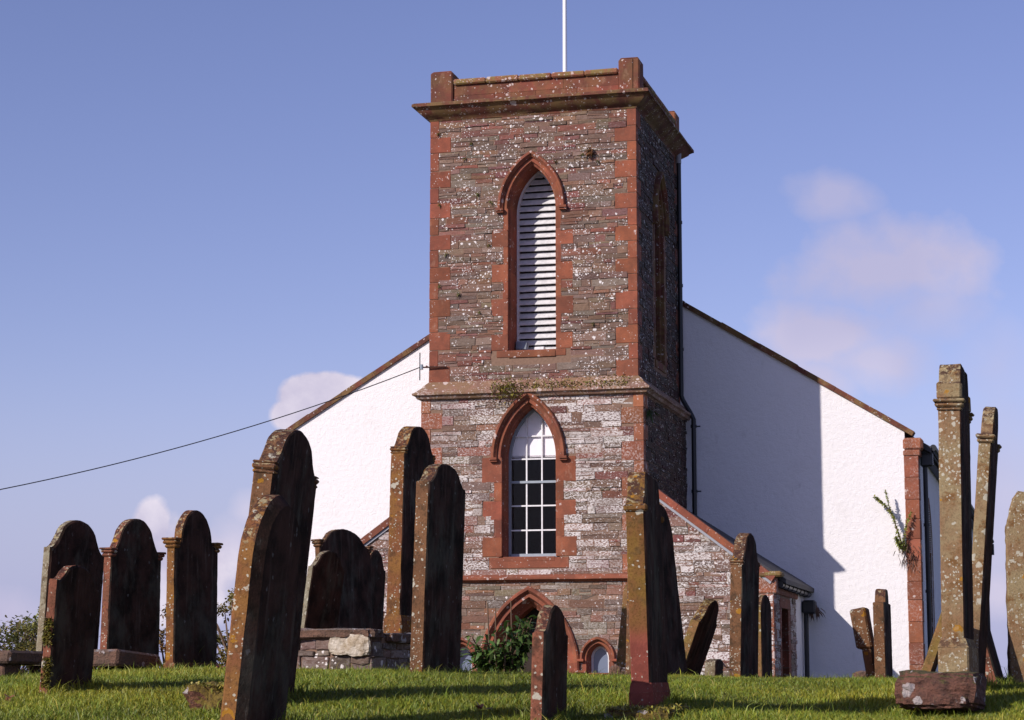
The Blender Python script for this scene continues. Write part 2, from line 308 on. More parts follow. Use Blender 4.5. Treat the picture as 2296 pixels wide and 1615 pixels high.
def build_grass():
    n=620000
    y=10.6*np.exp(rng.random(n)*math.log(23/10.6)); hw=.24*y+1.6; x=(rng.random(n)*2-1)*hw
    cl=np.array([ground(a,b) for a,b in zip(x[::1],y[::1])]) if False else None
    t=np.interp(x,GX,GZ); z=hill(y)+t+dip(x,y)-.004
    # clump noise from a few sines
    k=np.sin(x*3.1+1.3*np.sin(y*1.7))*np.sin(y*2.3+1.1*np.sin(x*2.1)); k2=np.sin(x*11+2*np.sin(y*7))*np.sin(y*9+x*3)
    if TUFT:
        k0=0
        for tx,ty,tr in TUFT:
            m=260; a_=rng.random(m)*6.283; rr=tr*(.55+.6*rng.random(m)); x[k0:k0+m]=tx+np.cos(a_)*rr; y[k0:k0+m]=ty+np.sin(a_)*rr; k0+=m
        t=np.interp(x,GX,GZ); z=hill(y)+t+dip(x,y)-.004
    h=(.024+.031*rng.random(n)**1.4)*(1+.28*k+.22*k2); h=np.where(rng.random(n)<.015,h*2.0,h); h[:len(TUFT)*260]*=1.9
    th=rng.random(n)*2*np.pi; w=.0018+.0022*rng.random(n); ln=h*(.2+.7*rng.random(n)); ta=rng.random(n)*2*np.pi
    dx=np.cos(th)*w;dy=np.sin(th)*w; lx=np.cos(ta)*ln;ly=np.sin(ta)*ln
    V=np.zeros((n,5,3)); 
    V[:,0]=np.stack([x-dx,y-dy,z],1);V[:,1]=np.stack([x+dx,y+dy,z],1)
    V[:,2]=np.stack([x+dx*.7+lx*.3,y+dy*.7+ly*.3,z+h*.6],1);V[:,3]=np.stack([x-dx*.7+lx*.3,y-dy*.7+ly*.3,z+h*.6],1)
    V[:,4]=np.stack([x+lx,y+ly,z+h*(1-.25*rng.random(n))],1)
    me=bpy.data.meshes.new('grass'); me.vertices.add(n*5); me.vertices.foreach_set('co',V.reshape(-1))
    base=(np.arange(n)*5)[:,None]; li=np.concatenate([base+np.array([[0,1,2,3]]),base+np.array([[3,2,4]])],1).reshape(-1)
    me.loops.add(n*7); me.loops.foreach_set('vertex_index',li.astype(np.int32))
    ls=np.stack([np.arange(n)*7,np.arange(n)*7+4],1).reshape(-1); me.polygons.add(n*2); me.polygons.foreach_set('loop_start',ls.astype(np.int32))
    me.update(calc_edges=True); me.validate()
    r=rng.random(n); dry=(rng.random(n)<.05)
    pt=np.sin(x*1.3+2*np.sin(y*.8+1))*np.sin(y*1.1+np.sin(x*.9)); br=.55+.75*rng.random(n)+.16*k+.2*pt
    c=np.stack([(.95+.55*r)*br,1.*br*np.ones(n),(.9-.4*r)*br,np.ones(n)],1)
    c[:,0]*=1+.22*np.maximum(pt,0); c[dry]=np.stack([2.6*br,1.45*br,1.9*br,np.ones(n)],1)[dry]
    a=me.attributes.new('col','FLOAT_COLOR','FACE'); a.data.foreach_set('color',np.repeat(c,2,0).reshape(-1))
    me.materials.append(leaf_mat('grass_blades',(.17,.25,.03),.2))
    o=bpy.data.objects.new('grass',me); C.objects.link(o); tag(o,'short green turf with longer tufts covering the churchyard rise','grass',None,'stuff')
# ============================================================= CHURCH
CH=Vector((2.64581,45,0)); church=empty('church',CH,-A)
tag(church,'small church with red sandstone and rubble west tower and white harled nave','church')
ZB=-1.5
STC=[tuple((a*.76,b*.66,c*.575)) for a,b,c in [(.26,.165,.135),(.22,.15,.13),(.27,.185,.15),(.23,.165,.13),(.215,.175,.15),(.28,.16,.11),(.28,.12,.09),(.19,.13,.11),(.235,.18,.135),(.24,.19,.17),(.25,.15,.12),(.22,.09,.085)]]
STC_SHADE=[tuple(x*.36 for x in c) for c in STC]  # tower side stones: shade darkened into the stone colours
def rubble(mb,org,ux,nx,u0,u1,z0,z1,holes,top=None,hmin=.05,hmax=.17,lmin=.13,lmax=.62,prot=.032,cols=STC):
    """courses of thin stones on a wall plane: org + ux*u, outward normal nx"""
    org=Vector(org);ux=Vector(ux);nx=Vector(nx); z=z0
    while z<z1-.02:
        hh=random.uniform(hmin,hmax); hh=min(hh,z1-z); 
        if z1-z-hh<.04: hh=z1-z
        zc=z+hh/2; segs=[(u0,u1)]
        if top: 
            a,b=top(z+hh); segs=[(max(u0,a),min(u1,b))]
        for hf in holes:
            e=hf(zc)
            if not e: continue
            ns=[]
            for a,b in segs:
                if e[1]<=a or e[0]>=b: ns.append((a,b)); continue
                if e[0]-a>.02: ns.append((a,e[0]))
                if b-e[1]>.02: ns.append((e[1],b))
            segs=ns
        for a,b in segs:
            u=a
            while u<b-.01:
                ll=random.uniform(lmin,lmax)*(.7+hh*3); ll=min(ll,b-u)
                if b-u-ll<.08: ll=b-u
                subs=[(z,z+hh)]
                if hh>.10 and random.random()<.35:
                    m=z+hh*random.uniform(.35,.65); subs=[(z,m),(m,z+hh)]
                for (s0,s1) in subs:
                    g=random.uniform(.003,.009); c=random.choice(cols); k=random.uniform(.75,1.25); c=tuple(x*k*random.uniform(.93,1.07) for x in c)+(random.random()*(.25 if cols is STC_SHADE else 1),)
                    p=random.uniform(.006,prot)*(1 if random.random()<.3 else .6); a0,a1=u+g,u+ll-g; b0,b1=s0+g*.6,s1-g*.6
                    J=lambda s:random.uniform(-s,s)
                    jj=min(.012,hh*.12)
                    P4=[(a0+J(.01),b0+J(jj)),(a1+J(.01),b0+J(jj)),(a1+J(.01),b1+J(jj)),(a0+J(.01),b1+J(jj))]
                    am=a0+(a1-a0)*random.uniform(.3,.7)
                    P6=[P4[0],(am,b0+J(jj)),P4[1],P4[2],(am+J(.03),b1+J(jj)),P4[3]]
                    fr=[org+ux*q[0]+Vector((0,0,q[1]))+nx*(p+J(.007)) for q in P6]
                    cen=Vector((0,0,0))
                    for q in fr: cen+=q/6
                    fr2=[q+(cen-q).normalized()*.008 for q in fr]
                    bk=[org+ux*q[0]+Vector((0,0,q[1]))-nx*.03 for q in P6]
                    mid=[f_-nx*.006 for f_ in fr]
                    n=6; V=fr2+mid+bk; F=[[0,1,4,5],[1,2,3,4]]
                    for i in range(n):
                        j=(i+1)%n; F.append([i,i+n,j+n,j]); F.append([i+n,i+2*n,j+2*n,j+n])
                    mb.add(V,F,0,c)
                u+=ll
        z+=hh
def strips(mb,org,ux,nx,u0,u1,z0,z1,holes,thick,top=None,dz=.05,mi=1):
    """backing wall with openings (thin horizontal slices, merged where the outline does not change)"""
    org=Vector(org);ux=Vector(ux);nx=Vector(nx)
    z=z0; prev=None; start=z0
    def segs_at(zc):
        sg=[(u0,u1)]
        if top: a,b=top(zc); sg=[(max(u0,a),min(u1,b))] if b>a else []
        for hf in holes:
            e=hf(zc)
            if not e: continue
            ns=[]
            for a,b in sg:
                if e[1]<=a or e[0]>=b: ns.append((a,b)); continue
                if e[0]>a: ns.append((a,e[0]))
                if b>e[1]: ns.append((e[1],b))
            sg=ns
        return [(round(a,3),round(b,3)) for a,b in sg]
    def emit(sg,a,b):
        for s,e in sg:
            p=[org+ux*s+Vector((0,0,a)),org+ux*e+Vector((0,0,a)),org+ux*e+Vector((0,0,b)),org+ux*s+Vector((0,0,b))]
            q=[x-nx*thick for x in p]; mb.add(p+q,[[0,1,2,3],[7,6,5,4],[0,3,7,4],[1,5,6,2],[3,2,6,7],[0,4,5,1]],mi)
    while z<z1-1e-6:
        s=segs_at(min(z+dz/2,z1))
        if prev is not None and s!=prev: emit(prev,start,z); start=z
        prev=s; z+=dz
    emit(prev,start,z1)
def arch_half(zs,w,h,dl,cx):
    R=(h*h+w*w)/(2*w)
    def f(z,bot=-9):
        if z<zs: x=w+dl
        else:
            q=(R+dl)**2-(z-zs)**2
            if q<=0: return None
            x=math.sqrt(q)-(R-w)
            if x<=0: return None
        return (cx-x,cx+x)
    return f
def arch_hole(cx,zs,w,h,dl,zb):
    f=arch_half(zs,w,h,dl,cx)
    return lambda z: (f(z) if z>zb else None)
def sweep_arch(mb,cx,zs,w,h,sec,leg,y0=0,nseg=16,mi=0,blk=3,closed=True,jit=.0,T=None):
    R=(h*h+w*w)/(2*w); path=[]
    nl=max(1,int(leg/.33)) if leg>0 else 0
    cols=[]
    def pt(k,side,dl):
        if k<nl: return (side*(w+dl), zs-leg+leg*k/nl)
        a=(k-nl)/nseg; tm=math.acos(max(-1,min(1,(R-w)/(R+dl)))); a*=tm
        return (side*((R+dl)*math.cos(a)-(R-w)), zs+(R+dl)*math.sin(a))
    ks=[(k,-1) for k in range(nl+nseg+1)]+[(k,1) for k in range(nl+nseg-1,-1,-1)]
    V=[]
    for k,s in ks:
        jj=random.uniform(-jit,jit)
        for dl,y in sec:
            x,z=pt(k,s,dl); p=(cx+x,y0+y+jj,z); V.append(T(p) if T else p)
    n=len(sec); c=None
    for i in range(len(ks)-1):
        if i<nl or i>=len(ks)-1-nl or i%blk==0 or c is None: kk=random.uniform(.78,1.2); c=(kk,kk*random.uniform(.92,1.08),kk*random.uniform(.9,1.1))
        F=[[i*n+j,i*n+(j+1)%n,(i+1)*n+(j+1)%n,(i+1)*n+j] for j in range(n if closed else n-1)]
        k0=len(mb.v); 
        mb.f+=[[q+k0 for q in f] for f in F]; mb.m+=[mi]*len(F); mb.c+=[c]*len(F)
        # vertices appended once afterwards: shift back
        if i<len(ks)-2: pass
    mb.v+= [tuple(p) for p in V]
def fill_arch(mb,cx,zs,w,h,dl,zb,y,mi=0,T=None):
    R=(h*h+w*w)/(2*w); tm=math.acos((R-w)/(R+dl)); pts=[(cx-w-dl,y,zb)]
    for k in range(13): a=tm*k/12; pts.append((cx-((R+dl)*math.cos(a)-(R-w)),y,zs+(R+dl)*math.sin(a)))
    for k in range(11,-1,-1): a=tm*k/12; pts.append((cx+((R+dl)*math.cos(a)-(R-w)),y,zs+(R+dl)*math.sin(a)))
    pts.append((cx+w+dl,y,zb))
    if T: pts=[T(p) for p in pts]
    mb.add(pts,[list(range(len(pts)))],mi)
def rings(mb,prof,u0,u1,v0,v1,mi=0,seg=.35,jit=.004,colf=None):
    def ring(off):
        a,b,c,d=u0-off,u1+off,v0-off,v1+off; nu=max(2,int((u1-u0)/seg)); nv=max(2,int((v1-v0)/seg)); P=[]
        for i in range(nu): P.append((a+(b-a)*i/nu,c))
        for i in range(nv): P.append((b,c+(d-c)*i/nv))
        for i in range(nu): P.append((b+(a-b)*i/nu,d))
        for i in range(nv): P.append((a,d+(c-d)*i/nv))
        return P
    RR=[[(x+random.uniform(-jit,jit),y+random.uniform(-jit,jit),z+random.uniform(-jit,jit)) for x,y in ring(off)] for off,z in prof]
    n=len(RR[0]); V=[p for r in RR for p in r]
    cs=[]
    for i in range(n):
        if i%3==0: k=random.uniform(.8,1.15); cc=(k,k,k)
        cs.append(cc)
    k0=len(mb.v); mb.v+=V
    for j in range(len(prof)-1):
        for i in range(n):
            mb.f.append([k0+j*n+i,k0+j*n+(i+1)%n,k0+(j+1)*n+(i+1)%n,k0+(j+1)*n+i]); mb.m.append(mi); mb.c.append(cs[i])
# ---- tower geometry: upper stage u -4.57..0, v 0..5 ; lower stage is .13 wider
UL,UR=-4.57,0.; VD=5.; CU=-2.29; LO=.13; ZS=6.0; ZT=12.12
belf=dict(cx=CU,zs=10.03,w=.50,h=.95); low=dict(cx=-2.33,zs=4.62,w=.56,h=1.1); door=dict(cx=-2.33,zs=.2,w=.72,h=1.29)
def hole(d,dl,zb): return arch_hole(d['cx'],d['zs'],d['w'],d['h'],dl,zb)
def quoin_iv(side,u,zq,heights,L1,L2,flip):   # interval kept clear of rubble by quoins
    def f(z):
        k=0;a=zq
        for i,hh in enumerate(heights):
            if a<=z<a+hh:
                L=L1 if (i+flip)%2==0 else L2
                return (u-.1,u+L) if side<0 else (u-L,u+.1)
            a+=hh
        return None
    return f
def hts(z0,z1,a=.33,b=.43):
    out=[];z=z0
    while z<z1-.01:
        h=random.uniform(a,b)
        if z1-z-h<.2: h=z1-z
        out.append(h); z+=h
    return out
def qcol(): k=random.uniform(.7,1.2); return (k,k*random.uniform(.9,1.08),k*random.uniform(.88,1.1))
Hu=hts(6.28,12.1); Hl=hts(2.15,5.9); H0_=hts(ZB,2.0)
def quoins(mb,hs,z0,su,sv,u,v,L1,L2,off):
    z=z0
    for i,hh in enumerate(hs):
        Lu,Lv=(L1,L2) if i%2==0 else (L2,L1)
        a,b=(u-off,u+Lu) if su<0 else (u-Lu,u+off); c,d=(v-off,v+Lv) if sv<0 else (v-Lv,v+off)
        mb.box(a,b,c,d,z+.004,z+hh-.004,0,qcol(),.008,.003); z+=hh
X=(1,0,0);Y=(0,1,0)
# rubble facing and backing, stage by stage
wu=MB(); wl=MB()
qf=lambda u0,u1,z0,hs,L1,L2:[quoin_iv(-1,u0,z0,hs,L1,L2,0),quoin_iv(1,u1,z0,hs,L1,L2,0)]
# blocks alternating beside the openings
def surround_iv(d,z0,hs,wide,nar,zs):
    def f(z):
        a=z0
        for i,hh in enumerate(hs):
            if a<=z<a+hh and z<zs:
                L=wide if i%2==0 else nar; return (d['cx']-d['w']-L+.01,d['cx']+d['w']+L-.01)
            a+=hh
        return None
    return f
Hb=hts(6.93,10.03,.34,.42); Hw=hts(2.52,4.62,.34,.44)
hf=[hole(belf,.24,9.9),hole(belf,.02,6.9),surround_iv(belf,6.93,Hb,.40,.14,10.03),lambda z:((CU-.9,CU+.84) if 6.55<z<6.94 else None)]
rubble(wu,(0,0,0),X,(0,-1,0),UL,UR,6.1,ZT,hf+qf(UL,UR,6.28,Hu,.46,.19))
strips(wu,(0,0,0),X,(0,-1,0),UL,UR,6.0,ZT,[hole(belf,.10,6.9)],.76)
ws=MB()
sb=dict(cx=2.55,zs=10.03,w=.5,h=.95)
for (org,ux,nx_,uu0,uu1) in (((UR,0,0),Y,(1,0,0),0,VD),((UL,0,0),Y,(-1,0,0),0,VD)):
    hs_=[hole(sb,.24,9.9),hole(sb,.3,6.7)]
    rubble(ws,org,ux,nx_,uu0,uu1,6.1,ZT,hs_+qf(0,VD,6.28,Hu,.19,.46),cols=STC_SHADE)
    strips(ws,org,ux,nx_,.003,VD-.003,6.0,ZT,[hole(sb,.10,6.9)],.49)
strips(wu,(0,VD,0),X,(0,1,0),UL+.002,UR-.002,6.0,ZT,[],.5)
rubble(wu,(0,VD,0),X,(0,1,0),UL,UR,9,ZT,qf(UL,UR,6.28,Hu,.46,.19))
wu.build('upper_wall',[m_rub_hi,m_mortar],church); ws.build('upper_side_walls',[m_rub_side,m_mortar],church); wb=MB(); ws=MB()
la,lb=UL-LO,UR+LO
hl=[hole(low,.24,4.5),hole(low,.02,2.5),surround_iv(low,2.52,Hw,.46,.2,4.62),lambda z:((low['cx']-.86,low['cx']+.86) if 2.27<z<2.53 else None)]
rubble(wl,(0,-LO,0),X,(0,-1,0),la,lb,2.12,5.93,hl+qf(la,lb,2.15,Hl,.46,.2),hmin=.05,hmax=.2,lmax=.75)
strips(wl,(0,-LO,0),X,(0,-1,0),la,lb,2.05,6.0,[hole(low,.10,2.5)],.56)
dh=[hole(door,.30,-9),quoin_iv(-1,la,ZB,H0_,.46,.2,0),quoin_iv(1,lb,ZB,H0_,.46,.2,0),arch_hole(-.86,.40,.2,.26,.13,-9),arch_hole(-3.80,.40,.2,.26,.13,-9)]
rubble(wb,(0,-LO,0),X,(0,-1,0),la,lb,ZB,2.02,dh,hmin=.06,hmax=.17,cols=[(.22,.115,.075),(.19,.13,.095),(.24,.105,.06),(.17,.12,.09),(.20,.15,.10),(.15,.095,.07)],prot=.022)
strips(wb,(0,-LO,0),X,(0,-1,0),la,lb,ZB,2.05,[hole(door,.22,-9),arch_hole(-.86,.40,.2,.26,.08,-.1),arch_hole(-3.80,.40,.2,.26,.08,-.1)],.5)
for (org,nx_) in (((lb,-LO,0),(1,0,0)),((la,-LO,0),(-1,0,0))):
    rubble(ws,org,Y,nx_,0,VD+LO,2.12,5.93,qf(0,VD+2,2.15,Hl,.2,.46),cols=STC_SHADE); rubble(ws,org,Y,nx_,0,VD+LO,ZB,2.02,[],cols=STC_SHADE)
    strips(ws,org,Y,nx_,.003,VD+LO,ZB,6.0,[],.5)
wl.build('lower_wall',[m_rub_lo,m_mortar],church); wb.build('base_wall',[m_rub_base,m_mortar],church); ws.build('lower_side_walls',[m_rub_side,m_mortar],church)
for su,sv,u,v in ((-1,-1,UL,0),(1,-1,UR,0),(1,1,UR,VD),(-1,1,UL,VD)):
    q=MB(); quoins(q,Hu,6.28,su,sv,u,v,.46,.19,.012); q.build('corner_stones',m_sand,church)
for su,sv,u,v in ((-1,-1,la,-LO),(1,-1,lb,-LO)):
    q=MB(); quoins(q,Hl,2.15,su,sv,u,v,.46,.2,.014); quoins(q,H0_,ZB,su,sv,u,v,.46,.2,.014)
    q.build('corner_stones',m_sand_lo,church)
# cornice, parapet
q=MB(); rings(q,[(.0,12.06),(.02,12.07),(.035,12.11),(.10,12.15),(.23,12.25),(.25,12.285),(.315,12.33),(.345,12.34),(.345,12.395),(.30,12.425),(.0,12.47),(-.3,12.47)],UL,UR,0,VD)
q.build('cornice',m_sand_dark,church,35)
q=MB()   # parapet walls set back a little, with corner piers
pt_=.3
for (a,b,c,d) in ((UL+.52,UR-.37,.03,pt_),(UL+.52,UR-.37,VD-pt_,VD-.03),(UR-pt_,UR-.03,.4,VD-.4),(UL+.03,UL+pt_,.4,VD-.4)):
    L=max(b-a,d-c); nb=4; along=(b-a)>(d-c)
    for r,(z0,z1) in enumerate(((12.46,12.62),(12.623,12.86))):
        n_=nb-r
        for i in range(n_):
            s0,s1=i/n_,(i+1)/n_
            if along: q.box(a+(b-a)*s0+.002,a+(b-a)*s1-.002,c-.006*(1-r),d,z0,z1,0,qcol(),.004,.002)
            else: q.box(a,b+.006*(1-r),c+(d-c)*s0+.002,c+(d-c)*s1-.002,z0,z1,0,qcol(),.004,.002)
q.build('parapet',m_sand_par,church)
q=MB()
for (a,b,c,d) in ((UL+.52,UR-.37,-.05,pt_+.05),(UL+.52,UR-.37,VD-pt_-.05,VD+.05),(UR-pt_-.05,UR+.05,.4,VD-.4),(UL-.05,UL+pt_+.05,.4,VD-.4)):
    along=(b-a)>(d-c)
    for i in range(5):
        s0,s1=i/5,(i+1)/5
        if along: q.box(a+(b-a)*s0,a+(b-a)*s1-.002,c,d,12.862,12.98+random.uniform(0,.012),0,qcol(),.028,.004)
        else: q.box(a,b,c+(d-c)*s0,c+(d-c)*s1-.002,12.862,12.98+random.uniform(0,.012),0,qcol(),.028,.004)
q.build('parapet_coping',m_cope,church)
for i,(a,b,c,d) in enumerate(((UL-.01,UL+.5,-.03,.5),(UR-.36,UR+.1,-.05,.42),(UR-.36,UR+.06,VD-.46,VD+.04),(UL-.03,UL+.45,VD-.46,VD+.04))):
    q=MB(); q.box(a,b,c,d,12.46,13.17,0,qcol(),.03,.004); q.box(a+.03,b-.03,c+.03,d-.03,13.15,13.2,0,(.9,.9,.9),.03,.004)
    if i==1: q.box(a+.09,b-.13,c-.02,c+.2,12.47,13.16,0,(.85,.85,.85),.02,.003)
    q.build('pier',m_sand_par if i!=3 else m_cope,church)
q=MB(); q.box(UL+.25,UR-.25,.25,VD-.25,12.3,12.42); q.build('tower_roof',m_slate,church)
# string courses
q=MB(); rings(q,[(.0,6.30),(.02,6.29),(.12,6.2),(.14,6.16),(.27,6.05),(.30,6.03),(.30,5.985),(.25,5.965),(.22,5.91),(.16,5.90),(.13,5.87),(.05,5.87)],UL,UR,0,VD,jit=.006); q.build('string_course',m_sand_str,church,35)
q=MB(); rings(q,[(.0,2.14),(.03,2.14),(.11,2.09),(.125,2.07),(.125,2.035),(.09,2.02),(.04,1.985),(.0,1.98),(-.05,1.98)],la,lb,-LO,VD); q.build('plinth_string',m_sand,church,35)
# ---- openings
def jamb_blocks(mb,d,z0,hs,wide,nar,yf,lim):
    z=z0
    for i,hh in enumerate(hs):
        L=wide if i%2==0 else nar
        for s in (-1,1):
            Lx=L*random.uniform(.96,1.04); a,b=sorted((d['cx']+s*(d['w']+.03),d['cx']+s*(d['w']+Lx))); mb.box(a,b,yf-.012,yf+.25,z+.003,z+hh-.003,0,qcol(),.006,.002)
        z+=hh
def opening(d,zb,yf,depth,frame_y,mat,hood=True,leg=None,T=None,stopw=.16):
    q=MB(); leg=d['zs']-zb
    sweep_arch(q,d['cx'],d['zs'],d['w'],d['h'],[(.145,yf-.010),(.06,yf-.010),(.045,yf+.01),(.045,yf+.05),(.0,yf+.09),(.0,yf+depth),(.145,yf+depth)],leg,0,18,0,3,True,.0,T)
    o=q.build('window_surround',mat,church,40)
    if hood:
        q=MB(); sweep_arch(q,d['cx'],d['zs'],d['w'],d['h'],[(.135,yf-.0),(.135,yf-.05),(.16,yf-.075),(.19,yf-.12),(.225,yf-.12),(.25,yf-.09),(.25,yf-.0)],.02,0,18,0,3,True,.003,T)
        for s in (-1,1):
            a,b=sorted((d['cx']+s*(d['w']+.12),d['cx']+s*(d['w']+.12+stopw)))
            z=d['zs']
            for (zz0,zz1,yo,e) in ((z-.055,z-.005,.125,.0),(z-.095,z-.055,.095,-.02)):
                p=[(a-e*(s<0)*-1,yf-yo,zz0),(b,yf-yo,zz0)]
                v=[(x,y,zz) for x in (a,b+ (0 if s>0 else 0)) for y in (yf-yo,yf+.02) for zz in (zz0,zz1)]
                if T: v=[T(p) for p in v]
                q.add(v,[[0,1,3,2],[4,6,7,5],[0,4,5,1],[2,3,7,6],[0,2,6,4],[1,5,7,3]],0,(.8,.8,.8))
        q.build('hood_mould',mat,church,40)
    return o
# belfry (front), with louvres
opening(belf,6.92,0,.78,.5,m_sand)
q=MB(); jamb_blocks(q,belf,6.93,Hb,.40,.14,0,10.0); q.box(CU-.78,CU+.74,-.014,.2,6.78,6.925,0,qcol(),.006,.002); q.box(CU-.52,CU+.52,-.03,.76,6.765,6.90,0,(.85,.95,.8),.01,.002); q.build('belfry_sill_and_jambs',m_sand,church)
fr=MB(); sweep_arch(fr,CU,10.03,.5,.95,[(.0,.64),(-.045,.64),(-.045,.74),(.0,.74)],3.1,0,16,0,3)
m_louv=plain('weathered_white_slats',(.68,.665,.66),.7,.3,9,.35)
lv=fr.build('louvre_window',m_white,church,40)
sl_=MB(); fa=arch_half(10.03,.5,.95,-.04,CU); z=6.99
while z<10.93:
    e=fa(z+.03)
    if e and e[1]-e[0]>.06:
        a,b=e; j=random.uniform(-.004,.004)
        # blade slopes down and outward
        P=[(a,.65,z+j),(b,.65,z-j),(b,.74,z+.112-j),(a,.74,z+.112+j)]; Q=[(x,y+.006,zz-.014) for x,y,zz in P]
        sl_.add(P+Q,[[0,1,2,3],[7,6,5,4],[0,4,5,1],[2,6,7,3],[0,3,7,4],[1,5,6,2]],0,(1,1,1))
    z+=.148
sl_.build('louvre_slats',m_louv,lv)
q=MB(); fill_arch(q,CU,10.03,.5,.95,.02,6.9,.77,0); q.build('louvre_backing',m_dark,church)
# belfry openings on the sides (shade put into the darker sandstone)
for sgn,uo in ((1,UR),(-1,UL)):
    T=(lambda p,uo=uo,sgn=sgn:(uo-sgn*p[1],p[0],p[2]))
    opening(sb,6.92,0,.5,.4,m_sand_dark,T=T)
    q=MB(); 
    z=6.93
    for i,hh in enumerate(Hb):
        for s in (-1,1):
            a,b=sorted((sb['cx']+s*(.53),sb['cx']+s*(.5+(.36 if i%2==0 else .14)))); x0,x1=sorted((uo+sgn*.012,uo-sgn*.2)); q.box(x0,x1,a,b,z+.003,z+hh-.003,0,qcol(),.006,.002)
        z+=hh
    x0,x1=sorted((uo+sgn*.03,uo-sgn*.5)); q.box(x0,x1,sb['cx']-.6,sb['cx']+.6,6.75,6.92,0,qcol(),.01)
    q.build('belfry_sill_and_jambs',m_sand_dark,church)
    q=MB(); fill_arch(q,sb['cx'],10.03,.5,.95,.0,6.9,.38,0,T); q.build('louvre_backing',m_dark,church)
    q=MB(); z=6.95; fa2=arch_half(10.03,.5,.95,-.02,sb['cx'])
    while z<10.9:
        e=fa2(z+.03)
        if e:
            q.box(*sorted((uo-sgn*.3,uo-sgn*.33)),e[0],e[1],z,z+.10)
        z+=.15
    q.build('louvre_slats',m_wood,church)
# lower tall window
opening(low,2.52,-LO,.58,.25,m_sand)
q=MB(); jamb_blocks(q,low,2.52,Hw,.46,.2,-LO,4.6); q.box(low['cx']-.86,low['cx']+.86,-LO-.016,.2,2.275,2.50,0,(1,1,1),.006,.002); q.box(low['cx']-.56,low['cx']+.56,-LO-.02,.42,2.42,2.516,0,(.95,.95,.95),.008); q.build('window_sill_and_jambs',m_sand,church)
fy=.32
fr=MB(); sweep_arch(fr,low['cx'],4.62,.56,1.1,[(.0,fy),(-.055,fy),(-.055,fy+.08),(.0,fy+.08)],2.1,0,18,0,3)
fr.box(low['cx']-.505,low['cx']+.505,fy-.03,fy+.08,2.52,2.60); fr.box(low['cx']-.503,low['cx']+.503,fy-.02,fy+.05,4.10,4.15)
win=fr.build('tall_sash_window',m_greyp,church,40)
gb=MB(); arcf=arch_half(4.62,.56,1.1,-.05,low['cx'])
for x in (-.168,.168):
    zt=4.62+math.sqrt((((1.1**2+.56**2)/1.12)-.05)**2-(((1.1**2+.56**2)/1.12)-.56+abs(x))**2)
    gb.box(low['cx']+x-.015,low['cx']+x+.015,fy+.012,fy+.045,2.60,zt+.02)
for z in (3.10,3.62,4.62,5.11):
    e=arcf(z); gb.box(e[0]-.01,e[1]+.01,fy+.014,fy+.043,z-.015,z+.015)
gb.build('glazing_bars',m_white,win)
g=MB(); fill_arch(g,low['cx'],4.62,.56,1.1,-.03,2.56,fy+.03,0); g.build('glass',m_glass,win)
g=MB(); fill_arch(g,low['cx'],4.66,.56,1.08,-.02,4.70,fy+.075,0); g.build('blind',m_blind,win)
g=MB()   # dark room behind the window
x0,x1,y0,y1,z0,z1=low['cx']-1.2,low['cx']+1.2,.47,2.6,2.2,5.95
g.add([(x0,y0,z0),(x1,y0,z0),(x1,y1,z0),(x0,y1,z0),(x0,y0,z1),(x1,y0,z1),(x1,y1,z1),(x0,y1,z1)],[[0,1,2,3],[4,5,6,7],[3,2,6,7],[0,3,7,4],[1,2,6,5]]); g.build('room_lining',m_room,church)
# door arch: hood, two splayed orders, deep dark recess with plank door
q=MB(); D=door
sweep_arch(q,D['cx'],D['zs'],D['w'],D['h'],[(.36,-LO),(.36,-LO-.07),(.33,-LO-.10),(.29,-LO-.10),(.25,-LO-.05),(.235,-LO-.02),(.235,-LO+.02),(.28,-LO+.05)],.06,0,18,0,3,True,.003)
for s in (-1,1): q.box(*sorted((D['cx']+s*(.72+.24),D['cx']+s*(.72+.52))),-LO-.11,-LO+.03,.10,.15,0,(1,.95,.9),.01)
q.build('door_hood_mould',m_sand,church,40)
q=MB(); sweep_arch(q,D['cx'],D['zs'],D['w'],D['h'],[(.30,-LO-.012),(.16,-LO-.012),(.14,-LO+.03),(.14,-LO+.10),(.08,-LO+.16),(.06,-LO+.22),(.0,-LO+.28),(.0,-LO+.75),(.3,-LO+.75)],1.6,0,18,0,3,True)
q.build('door_arch',m_sand,church,40)
q=MB(); fill_arch(q,D['cx'],D['zs'],D['w'],D['h'],.02,ZB,.55,0); o=q.build('door',m_wood,church)
for s,cx_ in ((1,-.86),(-1,-3.80)):
    q=MB(); sweep_arch(q,cx_,.40,.2,.26,[(.13,-LO-.014),(.05,-LO-.014),(.03,-LO+.03),(.0,-LO+.12),(.0,-LO+.4),(.13,-LO+.4)],.9,0,12,0,3)
    sweep_arch(q,cx_,.40,.2,.26,[(.10,-LO),(.10,-LO-.05),(.13,-LO-.09),(.16,-LO-.09),(.18,-LO-.05),(.18,-LO)],.02,0,12,0,3)
    for s2 in (-1,1): q.box(*sorted((cx_+s2*.29,cx_+s2*.46)),-LO-.1,-LO+.02,.33,.385,0,(1.1,1,1),.01)
    nw=q.build('niche_surround',m_sand,church,40)
    q=MB(); sweep_arch(q,cx_,.40,.2,.26,[(.0,.12),(-.045,.12),(-.045,.16),(.0,.16)],.9,0,12,0,3); f_=q.build('niche_window',m_white,church,40)
    q=MB(); fill_arch(q,cx_,.40,.2,.26,-.02,-.5,.145,0); q.build('glass',plain('blue_grey_glass',(.16,.19,.26),.15,.6),f_)
q=MB(); q.box(-1.60,-.3,-LO-.05,-LO+.05,-.6,.10,0,(1,1,1),.01); q.build('base_course',m_sand,church); q=MB(); q.box(-4.5,-3.0,-LO-.05,-LO+.05,-.6,.10,0,(1,1,1),.01); q.build('base_course',m_sand,church)
